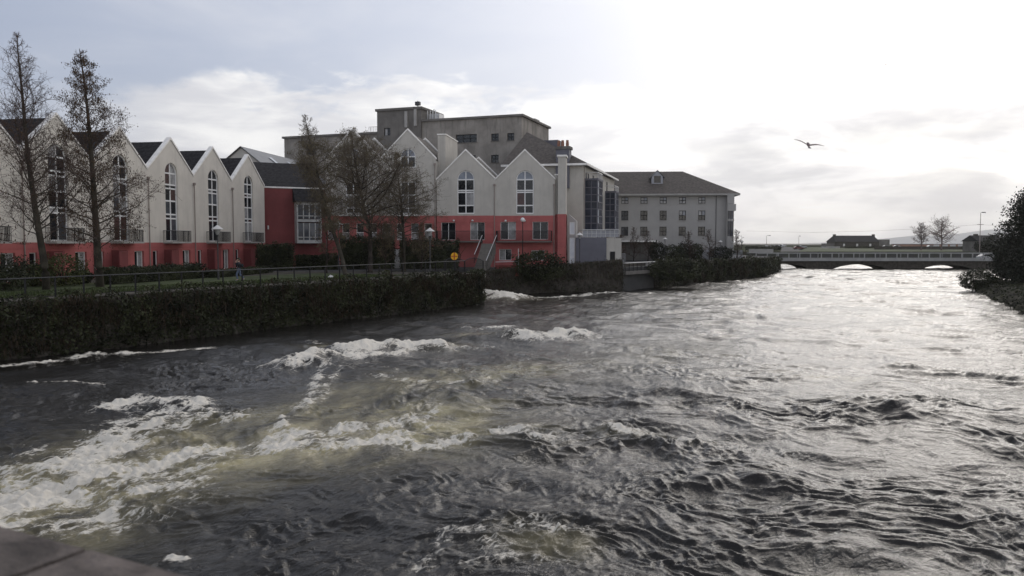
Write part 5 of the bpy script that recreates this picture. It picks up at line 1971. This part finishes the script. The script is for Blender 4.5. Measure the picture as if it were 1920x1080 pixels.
def person(loc, rz, label):
    """adult mid-stride (x is the walking direction), both hands raised to the face"""
    e = empty('person', loc, label, 'person', None, rz)
    # body: pelvis, spine, neck, head, legs, arms, hands with five fingers
    V, E, Rr = [], [], []

    def add(p, r, par=None):
        V.append(p)
        Rr.append(r)
        if par is not None:
            E.append((par, len(V) - 1))
        return len(V) - 1
    pel = add((0, 0, .95), (.15, .12))
    sp = add((-.01, 0, 1.15), (.14, .11), pel)
    ch_ = add((.0, 0, 1.36), (.16, .12), sp)
    nk = add((.03, 0, 1.50), .055, ch_)
    hd0 = add((.05, 0, 1.57), .075, nk)
    hd = add((.06, 0, 1.66), .098, hd0)
    add((.055, 0, 1.75), .070, hd)
    add((.155, 0, 1.645), .018, hd)                     # nose
    for s in (1, -1):
        add((.04, s * .098, 1.65), .016, hd)              # ears
        hp = add((0, s * .10, .90), .095, pel)
        kx, ax_ = (.20, -.02) if s > 0 else (-.02, -.34)
        kn = add((kx, s * .10, .50), .062, hp)
        an = add((ax_ + (.12 if s > 0 else 0), s * .10, .10 if s > 0 else .16), .042, kn)
        add((ax_ + (.28 if s > 0 else .14), s * .11, .04), .036, an)
        sh = add((0, s * .19, 1.40), .062, ch_)
        el_ = add((.16, s * .25, 1.20), .048, sh)
        wr = add((.22, s * .12, 1.47), .032, el_)
        pm = add((.225, s * .085, 1.54), .034, wr)
        for k in range(4):
            off_ = (k - 1.5) * .018
            f1 = add((.215 + off_, s * .065, 1.59 - abs(off_) * .3), .0095, pm)
            add((.20 + off_, s * .03, 1.615 - abs(off_) * .5), .008, f1)
        t1 = add((.19, s * .065, 1.55), .010, pm)
        add((.175, s * .04, 1.575), .009, t1)
    skin_mesh('body', V, E, Rr, SKIN, e)
    # jacket
    V2 = [(0, 0, .82), (-.01, 0, 1.15), (0, 0, 1.38), (.02, 0, 1.47)]
    E2 = [(0, 1), (1, 2), (2, 3)]
    R2 = [(.195, .165), (.185, .15), (.20, .155), (.10, .09)]
    for s in (1, -1):
        b0 = len(V2)
        V2 += [(0, s * .20, 1.40), (.16, s * .26, 1.20), (.215, s * .135, 1.45)]
        E2 += [(2, b0), (b0, b0 + 1), (b0 + 1, b0 + 2)]
        R2 += [.088, .075, .05]
    skin_mesh('jacket', V2, E2, R2, JACKET, e)
    V3, E3_, R3 = [(0, 0, 1.04)], [], [(.165, .14)]
    for s in (1, -1):
        b0 = len(V3)
        kx, ax_ = (.20, .10) if s > 0 else (-.02, -.34)
        V3 += [(0, s * .105, .88), (kx, s * .10, .50), (ax_, s * .10, .12 if s > 0 else .18)]
        E3_ += [(0, b0), (b0, b0 + 1), (b0 + 1, b0 + 2)]
        R3 += [.115, .082, .066]
    skin_mesh('jeans', V3, E3_, R3, JEANS, e)
    skin_mesh('hair', [(.02, 0, 1.70), (.05, 0, 1.765), (-.025, 0, 1.64)], [(0, 1), (0, 2)], [.105, .07, .075], HAIR, e)
    for s in (1, -1):
        ax_ = .10 if s > 0 else -.34
        zf = .055 if s > 0 else .10
        skin_mesh('shoe', [(ax_ - .03, s * .105, zf), (ax_ + .09, s * .108, zf - .01), (ax_ + .19, s * .11, zf - .02 if s > 0 else .05)], [(0, 1), (1, 2)], [.05, .05, .038], SHOE, e)
    # bag on the back
    skin_mesh('backpack', [(-.22, 0, 1.06), (-.23, 0, 1.22), (-.20, 0, 1.36)], [(0, 1), (1, 2)], [.13, .14, .09], JACKET, e)
    return e


p = onz(449, 527, GZ)
person((p.x, p.y, GZ + .02), R(188), 'person in dark jacket and blue jeans walking by the hedge, hands raised to the face')

# ------------------------------------------------------------------ gulls
def gull(loc, span, rz, tilt, label, rx=0.0):
    e = empty('gull', loc, label, 'bird', None, rz)
    e.rotation_euler = (rx, tilt, rz)
    s = span
    bm_ = MB().lathe([(.004, -.19), (.018, -.15), (.045, -.05), (.052, .05), (.040, .13), (.030, .17), (.032, .20), (.018, .235), (.003, .27)], 0, 0, 10)
    o = bm_.build('body', GULLW, e, True)
    o.scale = (s, s, s)
    o.rotation_euler = (R(-90), 0, 0)
    for sg in (1, -1):
        N_ = 9
        mb = MB()
        rows = []
        for k in range(N_ + 1):
            t = k / N_
            x = sg * t * .5
            z = .10 * math.sin(t * 1.7) * (1.0 if sg < 0 else .55) - (.02 * t if sg > 0 else -.01 * t) + (.0 if sg > 0 else .04 * t * t)
            ch_ = .14 * (1 - t ** 2.2) + .015
            yl = .055 - .10 * max(0, t - .45) ** 1.2 * 1.6 + .05 * math.sin(t * 3.1)
            rows.append([(x * s, (yl) * s, z * s), (x * s, (yl - ch_ * .45) * s, (z + .012 * (1 - t)) * s), (x * s, (yl - ch_) * s, z * s), (x * s, (yl - ch_ * .45) * s, (z - .008) * s)])
        b0 = len(mb.v)
        for r_ in rows:
            mb.v += r_
        for k in range(N_):
            for q in range(4):
                q2 = (q + 1) % 4
                mb.f.append((b0 + k * 4 + q, b0 + k * 4 + q2, b0 + (k + 1) * 4 + q2, b0 + (k + 1) * 4 + q))
        mb.f.append(tuple(b0 + N_ * 4 + q for q in range(4)))
        mb.build('wing', GULLW, e, True)
    MB().quad((-.02 * s, -.17 * s, .0), (.02 * s, -.17 * s, 0), (.06 * s, -.29 * s, -.01 * s), (0, -.31 * s, -.01 * s), (-.06 * s, -.29 * s, -.01 * s)).build('tail', GULLT, e)
    return e


p = at(1516, 272, 38)
gull(p, 1.42, R(-8), R(7), 'gull gliding with wings spread over the river', R(26))
p = at(1661.5, 122, 210)
gull(p, 1.4, R(75), R(-35), 'tiny far bird high in the bright sky', R(15))

# ------------------------------------------------------------------ road bridge
BY = 178.0
def bridge():
    a, b = at(1436, 500, BY), at(1905, 500, BY)
    x0, x1 = a.x, b.x + 6
    e = empty('road_bridge', (x0, BY, 0), 'low dark arched road bridge with pale railing across the river', 'bridge')
    W = x1 - x0
    zP = lambda py: at(1600, py, BY).z
    zd = zP(489.5)
    px2x = lambda px: at(px, 500, BY).x - x0
    arches = [(1432, 1520, 494.5), (1556, 1670, 495.5), (1722, 1830, 496.5)]
    outer = [(0, -1.5)]
    # underside profile, left to right
    pts = []
    for pa, pb, pt in arches:
        xa, xb = px2x(pa), px2x(pb)
        zs, zt_ = -.25, zP(pt)
        for k in range(13):
            t = k / 12
            pts.append((xa + (xb - xa) * t, zs + (zt_ - zs) * (1 - (2 * t - 1) ** 2) ** .75))
    under = [(max(p[0], -.5), p[1]) for p in pts]
    poly = []
    k = 0
    poly.append((-2, zd))
    # build as vertical strips so the profile is exact
    mb = MB()
    prof = [(-2.0, -1.5)]
    for pa, pb, pt in arches:
        seg = under[k * 13:(k + 1) * 13]
        k += 1
        prof.append((seg[0][0], -1.5)) if seg[0][0] > prof[-1][0] else None
        prof += seg
        prof.append((seg[-1][0] + .001, -1.5))
    prof.append((W, -1.5))
    for y, fl in ((0, 0), (7.5, 1)):
        for p, q in zip(prof[:-1], prof[1:]):
            mb.quad((p[0], y, p[1]), (q[0], y, q[1]), (q[0], y, zd), (p[0], y, zd))
    for p, q in zip(prof[:-1], prof[1:]):
        mb.quad((p[0], 0, p[1]), (p[0], 7.5, p[1]), (q[0], 7.5, q[1]), (q[0], 0, q[1]))
    mb.build('arches', STONE, e)
    MB().box(-2, W, -.35, 7.85, zd + .002, zd + .12).build('deck', TARMAC, e)
    MB().box(-2, W, -.55, -.1, zP(489.4), zP(484.2)).box(-2, W, 7.6, 8.05, zP(489.4), zP(484.2)).build('parapet_beam', BRIDGEW, e)
    ztop, zb_ = zP(475.6), zP(484.2)
    for yy in (-.32, 7.82):
        px = 1437.5
        while px < 1905:
            x = px2x(px)
            MB().box(x - .10, x + .10, yy - .1, yy + .1, zb_ + .002, ztop).build('railing_post', BRIDGEW, e)
            px += 20.2 if yy < 0 else 40.4
        MB().box(-2, W, yy - .09, yy + .09, ztop + .002, ztop + .14).build('top_rail', BRIDGEW, e)
        mb = MB()
        n = int(W / .16)
        for k in range(n):
            x = -2 + (W + 2) * k / n
            mb.box(x, x + .05, yy + .0, yy + .04, zb_ + .01, ztop)
        mb.build('railing_bars', IRONG, e)
    return e


bridge()
p = at(1442.5, 497, 172)
e = empty('control_cabinet', (p.x, p.y, 1.2), 'dark box on a ledge at the left end of the road bridge', 'cabinet')
MB().box(-1.1, 1.1, -.5, .5, -2.5, .0).build('ledge', CONC_D, e)
MB().box(-.45, .45, -.35, .35, .003, 1.6).box(-.5, .5, -.4, .4, 1.603, 1.7).build('box', IRON, e)

# ------------------------------------------------------------------ far shore things
FZ = 3.2
p = at(1566, 466, 440)
e = empty('stone_hall', (p.x, 440, FZ), 'dark stone hall with big slate roof and chimneys on both gables, beyond the bridge', 'building')
x1 = at(1648, 466, 440).x - p.x
z = lambda py: at(1600, py, 440).z - FZ
ew, rg = z(453), z(441.5)
MB().prism([(0, 0), (x1, 0), (x1, 12), (0, 12)], -.3, ew).build('wall', STONE, e)
hx = at(1570, 450, 440).x - p.x
MB().quad((-.4, -.6, ew - .1), (x1 + .4, -.6, ew - .1), (x1 - .6, 6, rg), (hx + .2, 6, rg)).quad((-.4, 12.6, ew - .1), (hx + .2, 6, rg), (x1 - .6, 6, rg), (x1 + .4, 12.6, ew - .1)).quad((-.4, -.6, ew - .1), (hx + .2, 6, rg), (-.4, 12.6, ew - .1)).quad((x1 + .4, -.6, ew - .1), (x1 + .4, 12.6, ew - .1), (x1 - .6, 6, rg)).build('roof', SLATE, e)
for x in (hx + .1, x1 - 1.2):
    MB().box(x, x + 1.3, 5.5, 6.7, rg - 1.2, rg + .7).build('chimney', STONE, e)
MB().box(x1 + .01, x1 + 6.5, 1.5, 8, -.3, z(449)).build('annex', CONC_D, e)
MB().prism([(-4.5, 1), (-.01, 1), (-.01, 8), (-4.5, 8)], -.3, z(456.5)).build('lean_to', CONC_D, e)
for fx in (.2, .5, .8):
    f = MB().box(x1 * fx - .5, x1 * fx + .5, -.06, .0, .8, 2.2).build('window', WHITEWALL, e)

p = at(1688, 466, 560)
e = empty('long_low_building', (p.x, 560, FZ), 'long low building with faded orange wall and pale roof behind the bare far trees', 'building')
x1 = at(1811, 466, 560).x - p.x
z = lambda py: at(1700, py, 560).z - FZ
MB().box(0, x1, 0, 12, -.3, z(458.2)).build('wall', ORWALL, e)
MB().box(-.5, x1 + .5, -.6, 12.6, z(458.2) + .003, z(457.2)).build('roof', LEAD, e)
mb = MB()
for fx in (.55, .68, .80, .92):
    mb.box(x1 * fx - 2, x1 * fx + 2, -.08, -.003, .2, 1.5)
mb.build('shutter', WHITEWALL, e)
p = at(1835, 470, 250)
e = empty('far_house', (p.x, 250, FZ), 'dim grey house beside the dark evergreens, beyond the bridge', 'house')
x1 = at(1885, 470, 250).x - p.x
z = lambda py: at(1860, py, 250).z - FZ
MB().panel([(0, -.3), (x1, -.3), (x1, z(452)), (0, z(452))], [], 0, 9, 0).build('wall', CONC_D, e)
MB().quad((-.4, -.5, z(452.5)), (x1, -.5, z(452.5)), (x1, 4.5, z(441)), (-.4, 4.5, z(441))).quad((-.4, 9.5, z(452.5)), (-.4, 4.5, z(441)), (x1, 4.5, z(441)), (x1, 9.5, z(452.5))).quad((-.4, -.5, z(452.5)), (-.4, 4.5, z(441)), (-.4, 9.5, z(452.5))).build('roof', SLATE, e)
MB().box(1.0, 2.0, 4, 5, z(444), z(438.5)).build('chimney', STONE, e)
for px, Y, h, r, sd_, lb in [(1727, 300, 9.5, 4.4, 101, 'left of two bare round trees before the long low building'), (1765, 295, 11.0, 5.4, 102, 'right, wider of two bare trees before the long low building')]:
    b_ = at(px, 470, Y)
    b_.z = FZ
    tree('far_tree', [b_, b_ + Vector((.1, 0, h * .35)), b_ + Vector((-.2, .1, h * .7)), b_ + Vector((0, 0, h))], .30, lb, 'tree', 'bare trees on the far shore', sd_, .22, r, 44, 11, 6, .55, 0, .1, None, False, TWIG_P, TWIG_P, 2.4,
         lambda g_: (1 - g_ ** 2) ** .5 * .95 + .05)
for k, (px, Y, rx, h, lb) in enumerate([(1868, 240, 4.2, 5.6, 'dark rounded tree mass behind the far house'), (1846, 236, 3.0, 3.2, 'low dark bush in front of the far house'), (1822, 262, 3.0, 2.6, 'small dark bush by the tall lamp pole')]):
    p = at(px, 470, Y)
    shrub('far_bush', (p.x, Y, FZ), rx, 2.5, h, 1300, .5, EVERG, lb, 'bush', 'bushes on the far shore', 110 + k)
# low walls and hedges along the far road
for k, (pa, pb, py, Y, h, m_, nm, lb) in enumerate([(1640, 1815, 468, 330, 1.2, STONE, 'far_wall', 'low dark wall along the far shore, under the bare trees'), (1405, 1450, 473, 245, .8, CONC_L, 'far_wall', 'short pale wall by the far road, left'),
                                                  (1540, 1575, 466, 400, .9, CONC_L, 'far_wall', 'short pale wall beside the stone hall')]):
    a, b = at(pa, py, Y), at(pb, py, Y)
    o = MB().box(a.x, b.x, Y, Y + .5, FZ - .3, FZ + h).box(a.x - .05, b.x + .05, Y - .06, Y + .56, FZ + h + .003, FZ + h + .1).build(nm, m_)
    tag(o, lb, 'wall', 'low walls on the far shore')
hedge('far_hedge', (at(1400, 470, 300).x, 300), (at(1462, 470, 300).x, 300), 2.0, 1.6, 1300, .5, HEDGE, 'dark hedge on the far shore left of the road', seed=121, z=FZ)
hedge('far_hedge', (at(1585, 470, 395).x, 395), (at(1680, 470, 395).x, 395), 1.6, 1.2, 1500, .4, HEDGE, 'low hedge in front of the stone hall', seed=122, z=FZ)
# pier line in the bay
a, b = at(1280, 459, 900), at(1570, 459, 900)
o = MB().box(a.x, b.x, 900, 912, -1, at(1400, 459, 900).z).build('pier', CONC_D)
tag(o, 'long dark pier line in front of the bright bay', 'pier')


def lamp_post(label, px, pyt, pyb, Y, arm=0.9, group='tall lamp posts beyond the bridge'):
    t, b_ = at(px, pyt, Y), at(px, pyb, Y)
    e = empty('lamp_post', (b_.x, Y, FZ), label, 'lamp post', group)
    h = t.z - FZ
    MB().tube([(0, 0, -.2), (0, 0, h * .55), (0, 0, h)], [.12, .09, .06], 8).build('pole', PIPE, e)
    MB().tube([(0, 0, h), (arm * .5, 0, h + .1), (arm, 0, h + .1)], .05, 5).build('arm', IRONG, e)
    MB().box(arm - .1, arm + .75, -.2, .2, h, h + .22).build('lamp_head', IRONG, e)
    return e, h


e, h = lamp_post('tall lamp post with crossarm by the dark evergreens', 1836.5, 399, 473, 215, .5)
zc = at(1836, 421, 215).z - FZ
MB().box(-.8, .8, -.06, .06, zc - .08, zc + .08).build('crossarm', PIPE, e)
lamp_post('small lamp post left of the far road', 1437, 442, 466, 330)
lamp_post('thin lamp post in the middle of the far shore', 1497.5, 443, 464, 420, .1)
pole_top = at(1836.5, 421, 215)
for pts, lb in [([(1836.5, 421, 215), (1740, 428, 222), (1640, 433, 232), (1520, 436, 250), (1400, 433, 270)], 'long thin cable sagging from the tall post toward the left'),
                ([(1836.5, 421, 215), (1870, 423, 190), (1925, 421, 150)], 'thin cable from the tall post toward the right edge')]:
    o = MB().tube([at(px, py, Y) for px, py, Y in pts], .022, 4).build('overhead_cable', PIPE)
    tag(o, lb, 'cable')


def car(px, py, Y, z, paint, label, rz=0.0, group='cars parked on the far shore'):
    p = at(px, py, Y)
    e = empty('parked_car', (p.x, Y, z), label, 'car', group, rz)
    prof = [(-2.05, .35), (2.05, .35), (2.1, .62), (2.0, .85), (1.15, .95), (.55, 1.42), (-1.0, 1.45), (-1.75, .98), (-2.05, .9)]
    MB().panel(prof, [], -.85, .85, 0).build('body', paint, e)
    g_ = MB()
    for y in (-.856, .853):
        g_.quad((.98, y, .98), (.50, y, 1.34), (-.95, y, 1.36), (-1.5, y, 1.0))
    g_.quad((1.16, -.75, .97), (1.16, .75, .97), (.60, .70, 1.40), (.60, -.70, 1.40))
    g_.build('windows', GLASS, e)
    for x in (-1.3, 1.3):
        for y in (-.80, .80):
            w_ = MB()
            n_ = 12
            w_.panel([(x + .32 * math.cos(6.283 * k / n_), .32 + .32 * math.sin(6.283 * k / n_)) for k in range(n_)], [], y - .1, y + .1, 0)
            w_.build('wheel', TYRE, e)


for px, py, Y, pm, rz, lb in [(1441, 468, 400, CARW, .3, 'white car parked at the left of the far road'), (1456, 466, 430, CARD, .3, 'dark car parked behind the white one on the far road'),
                              (1463, 464, 470, CARS, .4, 'silver car farther up the far road'), (1469, 461.5, 560, CARW, .5, 'most distant white car on the far road'),
                              (1497, 470, 330, CARR, .05, 'maroon car beside the far lawn'), (1505, 466, 400, CARS, .1, 'silver car behind the far lawn'),
                              (1662, 463, 430, CARS, .0, 'silver car near the stone hall annex'), (1682, 463, 440, CARW, .0, 'white car left of the long low building'), (1745, 464, 420, CARW, .1, 'white car between the two bare far trees'), (1818, 463, 400, CARS, .1, 'silver car right of the long low building')]:
    car(px, py, Y, FZ, pm, lb, rz)
zd_ = at(1600, 489.5, BY).z + .13
car(1851, 486, BY + 3.2, zd_, CARW, 'white car crossing the road bridge, partly behind the dark evergreen', .0, 'car on the bridge')

# ------------------------------------------------------------------ right bank: rocks, bush, evergreens
def rocky_spit():
    """rubble mound from the tip towards the near right"""
    T, N = onz(1812, 538, 0), onz(2060, 690, 0)
    ax_ = (N - T)
    L = ax_.length
    ax_.normalize()
    sd_ = Vector((-ax_.y, ax_.x, 0))
    if sd_.x < 0:
        sd_ = -sd_
    nu, nv = 150, 40
    u = np.linspace(0, 1, nu)[:, None] * np.ones((1, nv))
    v = np.linspace(0, 1, nv)[None, :] * np.ones((nu, 1))
    wid = 7.5 * np.clip(np.sqrt(np.clip(u * 9, 0, 1)), .12, 1)
    du = u * L
    dv = (v - .0) * wid - 0.2 + .5 * perlin(du / 3, v * 2, 71)
    hgt = np.sin(np.pi * np.clip(v, 0, 1)) ** .7 * 1.25 * np.clip(u * 12, .25, 1)
    x = T.x + ax_.x * du + sd_.x * dv
    y = T.y + ax_.y * du + sd_.y * dv
    z = -.5 + hgt * 1.25 + .38 * np.abs(perlin(x / 1.1, y / 1.1, 72)) + .25 * perlin(x / .5, y / .5, 73) + .3 * perlin(x / 3, y / 3, 74)
    V = np.stack([x, y, z], -1).reshape(-1, 3)
    i = np.arange(nu * nv).reshape(nu, nv)
    Q = np.stack([i[:-1, :-1], i[:-1, 1:], i[1:, 1:], i[1:, :-1]], -1).reshape(-1, 4)
    o = arr_mesh('rocky_bank', V, Q, ROCKM)
    tag(o, 'rough dark rubble bank on the right', None, None, 'structure')
    # scrub on it
    rs = np.random.RandomState(75)
    k = rs.randint(0, len(V), 14000)
    c = V[k] + rs.randn(len(k), 3) * .10 + np.array([0, 0, .08])
    keep = (V[k][:, 2] > .25) & (perlin(V[k][:, 0] / 2, V[k][:, 1] / 2, 76) > -.15)
    V2, F2 = leaf_quads(c[keep], .22, rs)
    o = arr_mesh('bank_scrub', V2, F2, HEDGE)
    tag(o, 'low dark scrub growing over the rubble bank', None, None, 'stuff')


rocky_spit()
p = onz(1832, 541, 0.4)
shrub('bank_bush', (p.x, p.y, .15), 2.25, 1.8, 2.5, 4200, .2, HEDGE, 'rounded dark bush at the tip of the rubble bank', 'bush', None, 131)


def evergreen(loc, rx, h, n, label, seed):
    rs = np.random.RandomState(seed)
    e = empty('evergreen_tree', loc, label, 'tree', 'dark evergreens on the right bank')
    tr = MB().tube([(0, 0, -.5), (.1, .1, h * .4), (-.1, 0, h * .85)], [.35, .25, .06], 9)
    tips = []
    for i in range(70):
        f = .06 + .92 * (i + rs.rand()) / 70
        a_ = i * 2.4
        L = rx * (1 - .75 * f ** 2.2) * (.75 + .35 * rs.rand())
        p0 = Vector((0, 0, f * h * .92))
        p1 = p0 + Vector((math.cos(a_) * L * .6, math.sin(a_) * L * .6, L * .22))
        p2 = p0 + Vector((math.cos(a_) * L, math.sin(a_) * L, L * .15))
        tr.tube([p0, p1, p2], [.09, .05, .015], 4, False)
        for t in np.linspace(.25, 1.0, 6):
            q = p0.lerp(p1, t / .6) if t < .6 else p1.lerp(p2, (t - .6) / .4)
            tips.append((q.x, q.y, q.z, .42 + .5 * rs.rand()))
    tr.build('trunk', BARK, e)
    T = np.array(tips)
    k = rs.randint(0, len(T), n)
    c = T[k, :3] + rs.randn(n, 3) * (T[k, 3:4] * np.array([[.75, .75, .55]]))
    V, F = leaf_quads(c, .30, rs)
    arr_mesh('crown', V, F, EVERG, e)
    return e


for px, Y, rx, h, n, lb, sd_ in [(1936, 96, 4.4, 12.0, 21000, 'tall black evergreen filling the right edge of the photo', 141), (1906, 104, 2.9, 6.2, 12000, 'smaller dark evergreen in front, left of the tall one', 142), (1955, 90, 3.4, 6.5, 12000, 'dark evergreen lower down at the right edge', 143)]:
    p = at(px, 520, Y)
    evergreen((p.x, Y, .7), rx, h, n, lb, sd_)

# ------------------------------------------------------------------ near parapet
cz = 5.3
pA, pB = onz(0, 983, cz), onz(368, 1080, cz)
dr = Vector((pB.x - pA.x, pB.y - pA.y, 0)).normalized()
e = empty('bridge_parapet', (pA.x, pA.y, 0), 'brown granite parapet coping in the near left corner, out of focus', 'parapet', None, math.atan2(dr.y, dr.x))
jn = onz(165, 1030, cz)
xj = (Vector((jn.x, jn.y, 0)) - Vector((pA.x, pA.y, 0))).dot(dr)
mb = MB()
edges_ = [-5.2, -4.1, -3.0, -1.9, -.8 + xj * 0, xj, xj + 1.15, xj + 2.3, xj + 3.4]
for x0, x1 in zip(edges_[:-1], edges_[1:]):
    mb.box(x0 + .0015, x1 - .0015, -.62, 0, cz - .30, cz)
mb.build('coping', GRANITE, e, False, .009)
MB().box(-5.2, xj + 3.4, -.55, -.07, -1.0, cz - .302).build('wall', STONE, e)

# ------------------------------------------------------------------ air
HAZE = bpy.data.materials.new('damp_air')
HAZE.use_nodes = True
ht = HAZE.node_tree
ht.nodes.clear()
ho = ht.nodes.new('ShaderNodeOutputMaterial')
hv = ht.nodes.new('ShaderNodeVolumePrincipled')
hv.inputs['Color'].default_value = (0.97, 0.97, 0.96, 1)
hv.inputs['Density'].default_value = 0.0001
hv.inputs['Anisotropy'].default_value = 0.65
ht.links.new(hv.outputs[0], ho.inputs['Volume'])
o = MB().box(-6500, 9500, -60, 8200, -4.5, 290).build('haze', HAZE)
tag(o, 'thin damp haze over the river and bay', None, None, 'stuff')
